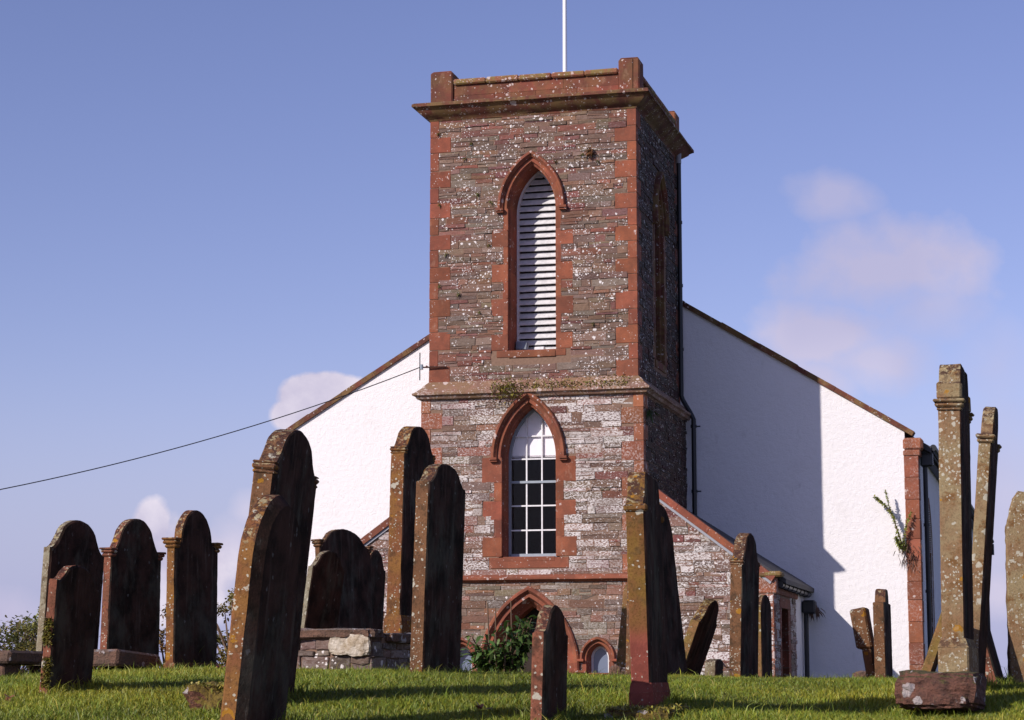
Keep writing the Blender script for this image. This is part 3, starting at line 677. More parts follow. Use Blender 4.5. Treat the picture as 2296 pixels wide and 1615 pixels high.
# ---- wings (lean-to vestries) either side, flush with the tower front
WV=-.10
def wing(s,ua,za,ub,zb_,name):
    u0,u1=min(ua,ub),max(ua,ub); sl=(zb_-za)/(ub-ua); tp=lambda u:za+sl*(u-ua)
    def topf(z):
        u=ua+(z-za)/sl
        return (u0-1,u) if s>0 else (u,u1+1)
    mb=MB(); rubble(mb,(0,WV,0),X,(0,-1,0),u0,u1,ZB,za-.08,[],topf,hmin=.06,hmax=.2,lmax=.8)
    strips(mb,(0,WV,0),X,(0,-1,0),u0,u1,ZB,za-.05,[],.4,lambda z:topf(z+.05))
    for (sd,nx_) in (((ub,WV,0),(s,0,0)),):
        hh=[(lambda z:(.93,2.62) if z<1.7 else None)] if s>0 else []
        rubble(mb,sd,Y,nx_,0.,3.6,ZB,1.7,hh); strips(mb,sd,Y,nx_,.004,3.6,ZB,1.85,[(lambda z:(1.15,2.25) if z<1.45 else None)] if s>0 else [],.35)
    mb.build(name+'_wall',[m_rub_lo,m_mortar],church)
    mb=MB(); x0,x1=sorted((ub,ub-s*.4)); mb.box(x0,x1,3.52+WV,VD,ZB,1.85); mb.build(name+'_harled_end',m_harl,church)
    q=MB(); f=MB(); L=math.hypot(ub-ua,zb_-za); nb=4; dx=(ub-ua)/L; dz=(zb_-za)/L; nxx,nzz=(-dz,dx) if s>0 else (dz,-dx)
    for i in range(nb):
        t0,t1=L*i/nb+.003,L*(i+1)/nb-.003; c=qcol(); th=.135; a0=-.03
        P=[(ua+dx*t+nxx*h_,za+dz*t+nzz*h_) for t,h_ in ((t0,a0),(t1,a0),(t1,th+a0),(t0,th+a0))]
        q.add([(p[0],y,p[1]) for y in (WV-.09,WV+.28) for p in P],[[0,1,2,3],[7,6,5,4],[0,4,5,1],[1,5,6,2],[2,6,7,3],[3,7,4,0]],0,c)
    P=[(ua+dx*t+nxx*h_,za+dz*t+nzz*h_) for t,h_ in ((0,-.085),(L,-.085),(L,-.034),(0,-.034))]
    f.add([(p[0],y,p[1]) for y in (WV-.05,WV+.02) for p in P],[[0,1,2,3],[7,6,5,4],[0,4,5,1],[1,5,6,2],[2,6,7,3],[3,7,4,0]],0)
    q.build(name+'_skew',m_sand,church); f.build(name+'_flashing',m_lead,church)
    q=MB(); ue=ub+s*.24
    V=[(ua,WV+.2,za-.12),(ue,WV+.2,2.0),(ue,VD,2.0),(ua,VD,za-.12)]; q.add(V+[(a,b,c-.1) for a,b,c in V],[[0,1,2,3],[7,6,5,4],[0,4,5,1],[1,5,6,2],[2,6,7,3],[3,7,4,0]]); q.build(name+'_roof',m_slate,church)
wing(1,.14,3.96,2.785,1.96,'right_wing'); wing(-1,-4.70,3.77,-7.36,1.87,'left_wing')
q=MB(); q.box(2.50,2.98,WV-.10,WV+.3,2.03,2.15,0,(.8,.85,.8),.035,.006); q.build('kneeler',m_cope,church)
q=MB(); q.box(2.44,2.86,WV-.03,WV+.28,1.70,2.026,0,(1,.95,.9),.02); z=ZB
for i,hh in enumerate(hts(ZB,1.695,.3,.4)): q.box(2.785-(.42 if i%2 else .25),2.80,WV-.015,WV+(.25 if i%2 else .45),z+.003,z+hh-.003,0,qcol(),.01,.003); z+=hh
q.build('wing_corner_stones',m_sand_lo,church)
q=MB()
for (a,b) in ((.83,1.05),(2.15,2.5)):
    z=ZB
    for hh in hts(ZB,1.44,.3,.4): q.box(2.6,2.80,a,b,z+.003,z+hh-.003,0,qcol(),.006); z+=hh
q.box(2.6,2.803,.83,2.5,1.445,1.65,0,qcol(),.006); q.box(2.55,2.83,WV+.29,3.6,1.70,1.86,0,(.9,.9,.9),.02); q.build('side_window_surround',m_sand,church)
q=MB(); q.box(2.5,2.54,1.0,2.2,ZB,1.5); q.build('side_window',m_wood,church)
q=MB(); q.tube([(2.90,WV+.25,1.90),(2.90,4.95,1.86)],.07,10)
for i in range(7): q.tube([(2.90,.4+.65*i,1.895-.0085*i*.65),(2.90,.44+.65*i,1.894-.0085*i*.65)],.085,10)
q.build('wing_gutter',m_iron,church)
q=MB(); q.tube([(2.87,4.68,1.6),(2.87,4.68,ZB)],.055,10); q.box(2.80,3.10,4.5,4.86,1.42,1.72,0,(1,1,1),.04); q.build('wing_downpipe',m_iron,church)
q=MB(); q.box(2.80,2.845,WV+.28,4.98,1.90,2.02); q.build('fascia',m_white,church)
# ---- nave
NL,NR,NV=-9.9,5.41,40.; RU,RZ=-2.52,10.22
sr=(5.35-RZ)/(NR-RU); slp=0
q=MB(); prof=[(NL,ZB),(NR-.28,ZB),(NR-.28,5.35+.28*-sr),(RU,RZ),(NL,5.75)]
q.add([(u,VD,z) for u,z in prof]+[(u,VD+.6,z) for u,z in prof],[[0,1,2,3,4],[9,8,7,6,5],[0,5,6,1],[1,6,7,2],[4,9,5,0]]); q.build('gable_wall',m_harl,church)
q=MB(); strips(q,(NR-.0,0,0),Y,(1,0,0),VD+.3,NV,ZB,5.3,[arch_hole(8.4,2.9,.75,1.2,.0,.9),arch_hole(15.5,2.9,.75,1.2,.0,.9),arch_hole(23,2.9,.75,1.2,.0,.9)],.5,mi=0); q.build('nave_side_wall',m_harl,church)
q=MB(); q.box(NL,NL+.5,VD+.3,NV,ZB,5.3); q.box(NL+.01,NR-.01,NV-.5,NV,ZB,5.3); q.build('nave_far_walls',m_harl,church)
for cy in (8.4,15.5,23):
    T=lambda p:(NR-p[1],p[0],p[2])
    q=MB(); sweep_arch(q,cy,2.9,.75,1.2,[(.16,-.012),(.02,-.012),(.0,.02),(.0,.45),(.16,.45)],2.0,0,12,0,3,True,0,T); wq=q.build('lancet_surround',m_sand_dark,church,40)
    q=MB(); fill_arch(q,cy,2.9,.75,1.2,.0,.9,.3,0,T); q.build('lancet_glass',plain('dark_glass',(.015,.015,.02),.12,.6),church)
q=MB(); 
z=ZB
for i,hh in enumerate(hts(ZB,4.95,.35,.5)):
    L=.30+random.uniform(-.01,.01); q.box(NR-L,NR+.015,VD-.014,VD+(.3 if i%2 else .5),z+.003,z+hh-.003,0,qcol(),.008,.002); z+=hh
q.box(NR-.32,NR+.06,VD-.04,VD+.45,4.95,5.08,0,(.9,.9,.9),.02); q.box(NR-.32,NR+.12,VD-.05,VD+.42,5.08,5.36,0,(1,1,1),.05)
q.build('nave_quoins',m_sand_nave,church)
def skew(s,ue,ze,name):
    q=MB(); L=math.hypot(ue-RU,ze-RZ); dx=(ue-RU)/L; dz=(ze-RZ)/L; nx_,nz_=(-dz*s,dx*s); nb=9
    for i in range(nb):
        t0,t1=L*i/nb+.003,L*(i+1)/nb-.003; P=[(RU+dx*t+nx_*h_,RZ+dz*t+nz_*h_) for t,h_ in ((t0,-.02),(t1,-.02),(t1,.09+random.uniform(0,.02)),(t0,.09+random.uniform(0,.02)))]
        q.add([(p[0],y,p[1]) for y in (VD-.06,VD+.35) for p in P],[[0,1,2,3],[7,6,5,4],[0,4,5,1],[1,5,6,2],[2,6,7,3],[3,7,4,0]],0,qcol())
    q.build(name,m_sand_dark,church)
skew(1,NR-.1,5.42,'gable_skew'); skew(-1,NL+.0,5.75,'gable_skew')
q=MB()
for ue,ze in ((NR+.28,5.18),(NL-.12,5.62)):
    V=[(RU,VD+.3,RZ-.02),(ue,VD+.3,ze),(ue,NV,ze),(RU,NV,RZ-.02)]; q.add(V+[(a,b,c-.14) for a,b,c in V],[[0,1,2,3],[7,6,5,4],[0,4,5,1],[1,5,6,2],[2,6,7,3],[3,7,4,0]])
q.build('nave_roof',m_slate,church)
q=MB(); q.tube([(NR+.33,VD+.35,5.16),(NR+.33,NV,5.12)],.075,10); q.box(NR+.02,NR+.2,VD+.5,NV,5.02,5.14); q.build('nave_gutter',m_iron,church); q=MB(); q.tube([(NR+.12,VD+.62,4.95),(NR+.12,VD+.62,ZB)],.055,10); q.box(NR+.02,NR+.30,VD+.5,VD+.76,4.75,5.1,0,(1,1,1),.04)
for z in (.4,1.9,3.4): q.tube([(NR+.12,VD+.62,z),(NR+.12,VD+.62,z+.07)],.072,10)
q.build('nave_downpipe',m_iron,church); q=MB(); q.tube([(NR+.12,NV-.4,5.0),(NR+.12,NV-.4,ZB)],.06,8); q.box(NR+.0,NR+.4,NV-.6,NV-.2,4.6,5.0)
q.build('nave_downpipe',m_iron,church)
# tower downpipe in the angle
q=MB(); xo=UR+.09
q.tube([(xo,4.70,12.0),(xo,4.70,6.45),(xo+.03,4.72,6.35),(xo+.2,4.74,6.05),(xo+.27,4.75,5.9),(xo+.27,4.75,3.65)],.055,10)
for z in (10.5,9,7.5): q.tube([(xo,4.7,z),(xo,4.7,z+.07)],.07,10)
for z in (5.7,4.2): q.tube([(xo+.27,4.75,z),(xo+.27,4.75,z+.07)],.072,10); q.box(xo+.2,xo+.42,4.76,4.8,z+.02,z+.05)
q.build('tower_downpipe',m_iron,church)
q=MB(); q.tube([(xo,4.7,12.22),(xo,4.7,11.95)],.062,10); q.build('downpipe_collar',m_lead,church)
def cw(u,v,z): return CH+rv*u+dv*v+Vector((0,0,z))
# ============================================================= things on the tower
def put(mb,name,mat,loc,label,cat,rz=-A,group=None,smooth=None,kind=None):
    o=mb.build(name,mat,None,smooth); o.location=loc; o.rotation_euler=(0,0,rz); tag(o,label,cat,group,kind); return o
q=MB(); q.tube([(0,0,0),(0,0,6.5)],[.055,.04],12); q.tube([(0,0,0),(0,0,.08)],.11,12)
put(q,'flagpole',m_pole,cw(-2.26,3.05,12.42),'white painted flagpole rising from the tower roof','flagpole',smooth=40)
fl=empty('floodlight',cw(-2.62,.50,6.92),-A); tag(fl,'small square floodlight tilted up at the foot of the louvred window','floodlight')
q=MB(); q.box(-.15,.12,-.05,.05,.06,.27,0,(1,1,1),.015); 
for v_ in range(len(q.v)): x,y,z=q.v[v_]; q.v[v_]=(x,y+(z-.16)*.35,z-(x)*.12)
q.build('housing',m_greyp,fl); q=MB(); q.quad((-.125,-.115,.105),(.10,-.118,.085),(.10,-.052,.24),(-.125,-.05,.25)); q.build('lens',plain('lamp_lens',(.20,.22,.24),.2,.6),fl)
q=MB(); q.box(-.02,.02,-.02,.06,.0,.1); q.build('bracket',m_iron,fl)
q=MB(); q.box(0,.22,-.07,.07,0,.13,0,(1,1,1),.015); q.tube([(.22,0,.03),(.9-.1,0,.03)],.012,6)
put(q,'junction_box',m_white,cw(-2.36,.54,6.93),'white junction box on the sill beside the floodlight','electrical box')
br=empty('cable_bracket',cw(-4.62,-.02,6.62),-A); tag(br,'rusty iron cable bracket on the left corner of the tower','bracket')
q=MB(); q.tube([(.45,-.03,0),(-.08,-.06,.0)],.018,6); q.tube([(.0,-.04,0),(.02,-.04,.03)],.03,6); q.build('arm',m_rust,br)
q=MB(); q.tube([(-.14,-.08,-.28),(-.14,-.08,.32)],.012,6); q.build('spike',m_iron,br)
q=MB(); q.tube([(-.10,-.08,-.05),(-.10,-.08,.06)],.035,8); q.build('insulator',m_greyp,br)
a=cw(-4.76,-.10,6.62); b=at(0,1098,40.); b2=b+(b-a)*.9
pts=[]
for i in range(41):
    t=i/40; p=a.lerp(b2,t); p.z-= 4*.75*t*(1-t)*1.0; pts.append(p)
# make the wire pass the frame edge at the right height
tt=1/1.9; dz=b.z-(a.lerp(b2,tt).z-4*.75*tt*(1-tt)); 
pts=[p+Vector((0,0,dz*min(1,i/40/tt))) for i,p in enumerate(pts)]
q=MB(); q.tube(pts,.011,6); tag(q.build('overhead_cable',m_cable),'thin black cable hanging from the tower bracket to the left','cable')
# ============================================================= plants
m_leaf=leaf_mat('elder_leaves',(.05,.09,.018),.25); m_fern=leaf_mat('fern_green',(.13,.14,.03),.3); m_moss=leaf_mat('moss_green',(.17,.15,.025),.1); m_stem=plain('brown_stem',(.12,.07,.04),.8); m_twig=plain('dry_roots',(.09,.045,.03),.9)
def leaf(mb,p,d,l,w,col,droop=.3):
    d=d.normalized(); s=d.cross(Vector((random.uniform(-.4,.4),random.uniform(-.4,.4),1))).normalized()*w/2; dn=Vector((0,0,-droop*l))
    p=Vector(p); m1=p+d*l*.35+dn*.1; m2=p+d*l*.7+dn*.45; tp=p+d*l+dn
    mb.add([p,m1+s,m1-s,m2+s*.75,m2-s*.75,tp],[[0,1,2],[1,3,4,2],[3,5,4]],0,col)
def rcol(a=.6,b=1.3): k=random.uniform(a,b); return (k*random.uniform(.85,1.2),k,k*random.uniform(.7,1.1))
def rdir(up=.0):
    v=Vector((random.gauss(0,1),random.gauss(0,1),random.gauss(up,.7))); return v.normalized()
# elder bush in front of the door
bx_=at(1122,1515,21.); bush=empty('elder_bush',(bx_.x,21.,ground(bx_.x,21.))); tag(bush,'leafy green elder bush growing in front of the church door arch','bush')
lm=MB(); sm=MB()
for i in range(40):
    x0=random.uniform(-.28,.27); hgt=random.uniform(.12,.42)*(1.2 if x0>0.02 else .8); top=Vector((x0*1.2,random.uniform(-.3,.3),hgt+.08)); r0=Vector((x0*.5,random.uniform(-.15,.15),0))
    sm.tube([r0,(r0+top)/2+Vector((0,0,.06)),top],[.010,.008,.004],5)
    for k in range(17):
        t=random.uniform(.25,1.05); p=r0.lerp(top,t)+Vector((random.gauss(0,.03),random.gauss(0,.03),0)); leaf(lm,p,rdir(.2),random.uniform(.06,.11),random.uniform(.03,.05),rcol(.5,2.2),.45)
for i in range(3):
    top=Vector((.17+.04*i,-.1,.55-.03*i))
    for k in range(12): leaf(lm,top+Vector((random.gauss(0,.02),random.gauss(0,.02),random.uniform(-.2,0))),rdir(.3),.14,.05,rcol(.9,1.6),.4)
sm.build('stems',m_stem,bush); lm.build('leaves',m_leaf,bush)
st=empty('dry_stalks',(bx_.x-.08,21.4,ground(bx_.x,21.4))); tag(st,'three thin dry brown stalks standing up behind the elder bush','dry stalks')
for x,l_,tx in ((-.02,.74,-.05),(.03,.70,.03),(.20,.76,.18)):
    q=MB(); q.tube([(x,0,0),(tx,0,l_)],[.012,.006],6); q.build('stalk',m_stem,st)
# moss and plants along the string course
q=MB()
for i in range(2400):
    t=random.random(); u=random.uniform(-3.15,-.15); 
    if random.random()<.25: u=random.gauss(-2.75,.18)
    s=random.uniform(-.02,.30); z=6.29-s*.9+random.uniform(0,.035)
    if abs(u+2.75)<.35 and random.random()<.5: z-=random.uniform(0,.28); s=.32
    if s<.12 and random.random()<.5: continue
    leaf(q,(u,-s-.0,z),rdir(.3),random.uniform(.03,.07),random.uniform(.02,.035),rcol(.5,1.7),.3)
put(q,'moss',m_moss,CH,'green moss and small weeds growing along the string course','moss',kind='stuff')
def tuft(loc,n,l,mat,name,label,cat,group=None,nrm=(-dv)):
    q=MB()
    for i in range(n):
        d=(rdir(.1)+Vector(nrm)*.9); leaf(q,Vector((random.gauss(0,l*.25),random.gauss(0,.01),random.gauss(0,l*.25))),d,l*random.uniform(.6,1.2),l*.28,rcol(),.7)
    o=q.build(name,mat); o.location=loc; tag(o,label,cat,group); return o
def onw(px,py,v):
    r=ray(px,py); t=(CH.dot(dv)+v)/r.dot(dv); return r*t
FL=['by the top left corner stones','high on the wall, upper of two near the left corner','high on the wall, lower of two near the left corner','beside the left corner stones level with the belfry arch','left of the belfry arch springing','touching the left foot of the belfry hood mould','just right of the belfry arch point','above the right shoulder of the belfry arch','between the arch point and the brown dried clump','beside the left corner stones halfway up the louvres','in the middle of the panel left of the louvres','halfway between left corner and louvres, a bit higher','against the red blocks left of the louvres','right of the louvres near their foot','left of the louvres near their foot']
for (px,py),fl_ in zip(((983,300),(1055,321),(1041,356),(985,458),(1070,435),(1100,452),(1245,362),(1340,360),(1305,346),(985,640),(1028,658),(1000,570),(1096,550),(1330,725),(1075,700)),FL):
    tuft(onw(px,py,-.03),16,.06,m_fern,'wall_fern','tiny green fern tuft '+fl_,'fern','fern tufts on the tower wall')
tuft(onw(1322,340,-.03),60,.13,leaf_mat('rusty_fern',(.16,.07,.03),.2),'dry_fern','brown dried fern clump above the right of the belfry arch','fern')
f_=tuft(cw(.2,.2,5.55),30,.14,m_leaf,'leafy_fern','green fern on the shaded side of the tower below the string course','fern',nrm=rv)
# sprig on the nave quoin
sp=empty('wall_shrub',onw(2035,1235,VD-.03)); tag(sp,'straggly shrub rooted high on the red corner stones of the nave','shrub')
sm=MB(); lm=MB(); tw=MB()
def branch(pts,r,nl,l):
    pts=[Vector(p) for p in pts]; sm.tube(pts,[r*(1-.7*i/(len(pts)-1)) for i in range(len(pts))],6)
    for k in range(nl):
        t=random.random()**.8*(len(pts)-1.001); i=int(t); p=pts[i].lerp(pts[i+1],t-i); leaf(lm,p,rdir(.3),l*random.uniform(.6,1.3),l*.5,rcol(.7,1.5),.2)
branch([(0,0,0),(-.15,-.12,.15),(-.25,-.15,.45),(-.35,-.15,.8),(-.55,-.15,1.05),(-.75,-.15,1.2)],.02,420,.07)
branch([(-.30,-.15,.62),(-.42,-.15,1.0),(-.5,-.17,1.35)],.012,150,.055)
branch([(0,0,0),(-.1,-.1,.2),(-.05,-.12,.5),(.08,-.12,.85)],.016,170,.065)
branch([(-.05,0,0),(-.2,-.1,.1),(-.28,-.1,.3)],.014,200,.085)
for k in range(90):
    p=Vector((random.gauss(0.05,.14),random.uniform(-.1,0),random.gauss(-.08,.12))); leaf(tw,p,rdir(-.6),random.uniform(.06,.2),.02,rcol(.5,1.3),.8)
sm.build('stems',m_stem,sp); lm.build('leaves',leaf_mat('shrub_leaves',(.30,.33,.08),.3),sp); tw.build('dead_leaves',m_twig,sp)
# weeds at the wing's pipe head
tuft(cw(3.05,4.75,1.55),45,.2,m_twig,'gutter_weed','dry weed sprouting from the hopper of the side wing','weed')
# ============================================================= trees behind the left of the hill
def tree(px,topy,Y,rad,cols,label,seed,barew=.0):
    random.seed(seed); p=at(px,HZ,Y); gz=ground(p.x,Y); top=at(px,topy,Y).z; o=empty('tree',(p.x,Y,gz)); tag(o,label,'tree','trees beyond the churchyard')
    H=top-gz; tr=MB(); n0=H*.3
    tr.tube([(0,0,-.2),(0.03,0,n0),(.08,.05,H*.6),(.05,0,H*.9)],[H*.035,H*.026,H*.015,H*.004],8)
    cl=[]
    for i in range(26):
        a=random.uniform(0,2*math.pi); zz=random.uniform(.28,.95); rr=rad*math.sqrt(max(.05,1-((zz-.5)/.55)**2))*random.uniform(.35,1.); cl.append(Vector((rr*math.cos(a),rr*math.sin(a),H*zz)))
    for c in cl: tr.tube([(0.03,0,c.z*.55),(c.x*.5,c.y*.5,c.z*.82),c],[H*.012,H*.007,H*.003],5)
    tr.build('trunk',m_stem,o); cr=MB()
    for c in cl:
        s=random.uniform(.12,.22)*rad*1.3; k0=random.uniform(.6,1.35); kk=random.random()
        for j in range(115):
            d=rdir(); q_=c+d*s*random.random()**.4; k=k0*random.uniform(.6,1.4); leaf(cr,q_,rdir(),.10,.06,(k*(1+.5*kk),k,k*.8),.2)
    cr.build('crown',leaf_mat('tree_leaves_%d'%seed,cols,.25),o)
tree(30,1372,52,1.5,(.14,.17,.05),'green leafy tree low behind the leftmost gravestones',11)
tree(88,1362,56,1.1,(.12,.14,.05),'dark green tree directly behind the greyish rounded gravestone',12)
tree(236,1385,56,.9,(.15,.17,.05),'green tree glimpsed between two gravestones at far left',13)
tree(368,1350,54,1.0,(.17,.12,.05),'brownish tree seen between the two upright left gravestones',14)
tree(512,1315,52,1.1,(.16,.17,.05),'yellow green tree peeping out beside the tall leaning gravestone',15)
tree(-40,1392,50,1.2,(.14,.16,.05),'small green tree cut off by the left edge of the picture',16)
random.seed(21)
# ============================================================= headstones
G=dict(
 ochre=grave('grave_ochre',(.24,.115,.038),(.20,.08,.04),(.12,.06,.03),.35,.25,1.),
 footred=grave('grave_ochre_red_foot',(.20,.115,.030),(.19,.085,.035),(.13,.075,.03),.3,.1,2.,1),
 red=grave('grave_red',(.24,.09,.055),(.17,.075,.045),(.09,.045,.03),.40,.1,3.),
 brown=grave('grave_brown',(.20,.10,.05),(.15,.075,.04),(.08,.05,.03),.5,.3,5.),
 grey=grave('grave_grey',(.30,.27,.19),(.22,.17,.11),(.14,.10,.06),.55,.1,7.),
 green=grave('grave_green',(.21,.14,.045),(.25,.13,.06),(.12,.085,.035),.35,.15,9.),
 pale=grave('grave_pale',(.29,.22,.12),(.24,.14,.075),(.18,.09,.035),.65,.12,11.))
def outline(kind,w,h,hs,taper=0.):
    """right half of the silhouette, bottom to top, as (k,z)"""
    a=w/2; pts=[(a*(1+taper),0),(a,hs)]
    if kind=='ogee':      # shoulder, hollow, then a round head
        r=min(a*.80,(h-hs)*.95); zc=h-r; P=[]
        x0=a*.96; 
        n=7
        for i in range(1,n+1):
            t=i/n; x=x0+(r-x0)*(1-(1-t)**2.0)*.98; z=hs+(zc-hs)*(t**1.6); P.append((x,z))
        pts+=P
        for i in range(1,13): t=math.pi/2*i/12; pts.append((r*math.cos(t),zc+r*math.sin(t)))
    elif kind=='bell':
        for i in range(1,27):
            s_=1-i/26; fb=math.sqrt(1-(s_/.8)**2) if s_<.62 else .632*(1-(s_-.62)/.38)**1.7; pts.append((a*.96*s_,hs+(h-hs)*fb))
    elif kind=='round':
        for i in range(1,15): t=math.pi/2*i/14; pts.append((a*math.cos(t),hs+(h-hs)*math.sin(t)))
    elif kind=='gothic':
        R=((h-hs)**2+a*a)/(2*a)
        tm=math.acos((R-a)/R)
        for i in range(1,15): t=tm*i/14; pts.append((R*math.cos(t)-(R-a),hs+R*math.sin(t)))
    elif kind=='flat':
        pts+=[(a*.98,h-.03),(a*.9,h),(0,h)]
    elif kind=='cap':     # square pedimented cap
        pts+=[(a,hs+.02),(a*.8,hs+(h-hs)*.35),(a*.72,h-.05),(a*.6,h),(0,h)]
    pts[-1]=(0.,pts[-1][1]); return pts
def resample(P,st):
    out=[P[0]]
    for a,b in zip(P,P[1:]):
        L=math.hypot(b[0]-a[0],b[1]-a[1]); n=max(1,int(L/st))
        for i in range(1,n+1): out.append((a[0]+(b[0]-a[0])*i/n,a[1]+(b[1]-a[1])*i/n))
    return out
def slab_mesh(half,t,bev=.01,seed=0,rough=.004,st=.035,z0=-.35):
    half=[(half[0][0],z0)]+half
    r=resample(half,st); l=[(-x,z) for x,z in r[::-1]][1:]; loop=r+l   # closed at the bottom
    n=len(loop); mb=MB(); sd=seed*13.7
    def nz(p,f,a): return a*mn.noise(Vector((p[0]*f+sd,p[1]*f,p[2]*f+sd)))
    cx=0; cz=sum(z for _,z in loop)/n
    # inward normals
    def inset(i,d):
        x0,z0_=loop[i-1]; x1,z1=loop[(i+1)%n]; tx,tz=x1-x0,z1-z0_; L=math.hypot(tx,tz) or 1
        return (loop[i][0]-tz/L*d, loop[i][1]+tx/L*d)
    bl,br=(bev if isinstance(bev,tuple) else (bev,bev))
    lay=[(-t/2,bl),(-t/2+bl,0)]+[(-t/2+bl+(t-bl-br)*k/4,0) for k in (1,2,3)]+[(t/2-br,0),(t/2,br)]
    V=[]
    for x,d in lay:
        for i in range(n):
            y,z=inset(i,d); chip=0
            p=(x,y,z); c=nz(p,6,rough*1.6)+nz(p,22,rough); 
            if d==0: 
                qx,qz=inset(i,-c); V.append((x,qx,qz))
            else: V.append((x+(1 if x<0 else -1)*abs(nz(p,9,.004)),y+nz(p,15,.004),z+nz(p,17,.004)))
    F=[]
    for j in range(len(lay)-1):
        for i in range(n):
            F.append([j*n+i,j*n+(i+1)%n,(j+1)*n+(i+1)%n,(j+1)*n+i])
    nb=len(F)
    mb.add(V,F,0,(1,1,1))
    mb.add([V[i] for i in range(n)][::-1],[list(range(n))],0,(1,1,1))
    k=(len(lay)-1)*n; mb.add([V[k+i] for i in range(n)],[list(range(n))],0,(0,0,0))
    # painted shade and algae also on the chamfer of the shaded face
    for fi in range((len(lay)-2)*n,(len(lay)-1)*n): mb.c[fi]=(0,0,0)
    return mb
def stone(D,base_y,a,b,c,top,sh,lean,phi,kind,mat,label,taper=0,bev=.012,mould=None,plinth=None,leanb=0,tmin=.07,wfix=None,group='old gravestones in the churchyard',cat='gravestone',name='headstone',rough=.004,info=False):
    ph=R_(phi); n_=Vector((math.cos(ph),-math.sin(ph),0)); k_=Vector((math.sin(ph),math.cos(ph),0))
    if D is None: B=hit(b,base_y)
    else: B=at(b,HZ,D)
    B.z=ground(B.x,B.y)
    def solve(px,dirv,hi):
        lo_,h_=0.,hi
        for _ in range(40):
            m=(lo_+h_)/2; x=proj(B+dirv*m)[0]
            if abs(x-b)<abs(px-b): lo_=m
            else: h_=m
        return lo_
    t=max(tmin,solve(a,-n_,.6)); w=solve(c,k_,1.6) if wfix is None else wfix
    ctr=B-n_*t/2+k_*w/2
    r=ray((a+c)/2,top); ztop=(r*(ctr.y/r.y)).z; r=ray(a,sh); zsh=(r*((B.y)/r.y)).z
    h=(ztop-ctr.z)/math.cos(R_(lean)); hs=(zsh-ctr.z)/math.cos(R_(lean))
    if info or True: print('STONE %-22s D%.1f t%.2f w%.2f h%.2f hs%.2f'%(label[:22],B.y,t,w,h,hs))
    if B.y<20:
        for q_ in (0,.33,.66,1): p_=B-n_*t/2+k_*w*q_; TUFT.append((p_.x,p_.y,t*.5+.09))
    half=outline(kind,w,h,hs,taper)
    root=empty(name,ctr); root.rotation_euler=(R_(leanb),R_(lean),-ph); tag(root,label,cat,group)
    seed=abs(hash(label))%97 if False else sum(map(ord,label))%97
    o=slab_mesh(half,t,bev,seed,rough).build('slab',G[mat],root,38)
    m=MB()
    if mould:    # (list of (z from shoulder, height, overhang))
        for s in (-1,1):
            m=MB()
            for dz,hh,ov in mould:
                y0,y1=sorted((s*(w/2-.07),s*(w/2+ov))); m.box(-t/2-ov*.6,t/2+ov*.6,y0,y1,hs+dz,hs+dz+hh,0,(1,1,1),min(.012,hh*.35),.002)
            m.build('shoulder_moulding',G[mat],root,38)
    if plinth:
        ph_,ov=plinth; m=MB(); m.box(-t/2-ov,t/2+ov,-w/2-ov,w/2+ov,-.3,ph_-.03,0,(1,1,1),.012,.003)
        v=[]; 
        for x,y,z in ((t/2+ov,w/2+ov,ph_-.045),(t/2+.002,w/2+.002,ph_+.015)): v+=[(-x,-y,z),(x,-y,z),(x,y,z),(-x,y,z)]
        m.add(v,[[0,1,5,4],[1,2,6,5],[2,3,7,6],[3,0,4,7]],0,(1,1,1)); m.build('plinth',G[mat],root,38)
    return root,(t,w,h,hs)
mA=[(-.05,.035,.02),(-.015,.03,.035),(.015,.02,.045)]
mB=[(-.062,.018,.006),(-.040,.036,.016),(-.002,.012,.010)]
stone(22.5,0,73,92,216,1166,1230,1.4,24,'bell','grey','tall pale grey stone with rounded head, second row, nearest the left edge',leanb=-2.5,bev=(.012,.02))
_rB,_dB=stone(None,1561,90,109,204,1268,1306,2.4,11,'bell','red','short red gravestone with white lichen patches standing before the pale grey rounded stone',leanb=-3,rough=.007)
mo=MB(); t_,w_=_dB[0],_dB[1]
for i in range(900):
    z=random.choice((random.uniform(.04,.22),random.uniform(.30,.46))); x=random.gauss(.2*(1 if z<.25 else -.6)*t_,t_*.24)
    if abs(x)<t_*.55: leaf(mo,(x,-w_/2-.004,z),rdir(0)+Vector((0,-.8,0)),random.uniform(.012,.03),.012,rcol(.3,1.3),.2)
o=mo.build('moss',m_moss,_rB); o['label']='dark gold moss on the narrow edge'
stone(21.2,0,222,241,354,1164,1236,.6,24,'bell','red','red brown stone with moulded shoulders and two white lichen spots on its head',taper=.05,mould=mA)
stone(None,1509,369,390,487,1145,1215,-.6,19,'ogee','ochre','ochre edged upright stone with small scrolled shoulders, third from left in the back row',mould=mA,plinth=(.07,.02),bev=.012)
stone(None,1590,507,556,657,966,1037,5.6,9,'bell','brown','tallest leaning stone of the left half, mottled dark lichen on its curved head',mould=mB,rough=.004)
stone(11.0,0,487,546,640,1112,1262,5.2,12,'gothic','ochre','large dark leaning stone with pointed round head and wide chamfer in the left foreground',bev=(.015,.05),taper=.04)
stone(22.8,0,663,669,742,1236,1270,8.,22,'bell','grey','leaning grey stone behind the low rubble tomb, in front of its moulded neighbour',mould=None)
stone(24.6,0,716,728,842,1187,1216,-3.,20,'bell','brown','broad dark stone with moulded left shoulder behind the low rubble tomb',mould=mA)
stone(26.3,0,798,808,853,1234,1275,2.6,20,'bell','red','narrow dark stone at the right of the cluster behind the rubble tomb')
stone(22.2,0,861,894,962,957,1003,1.3,16,'bell','ochre','tall slim ochre stone on a high plinth just left of the tower',mould=mB,plinth=(.62,.018))
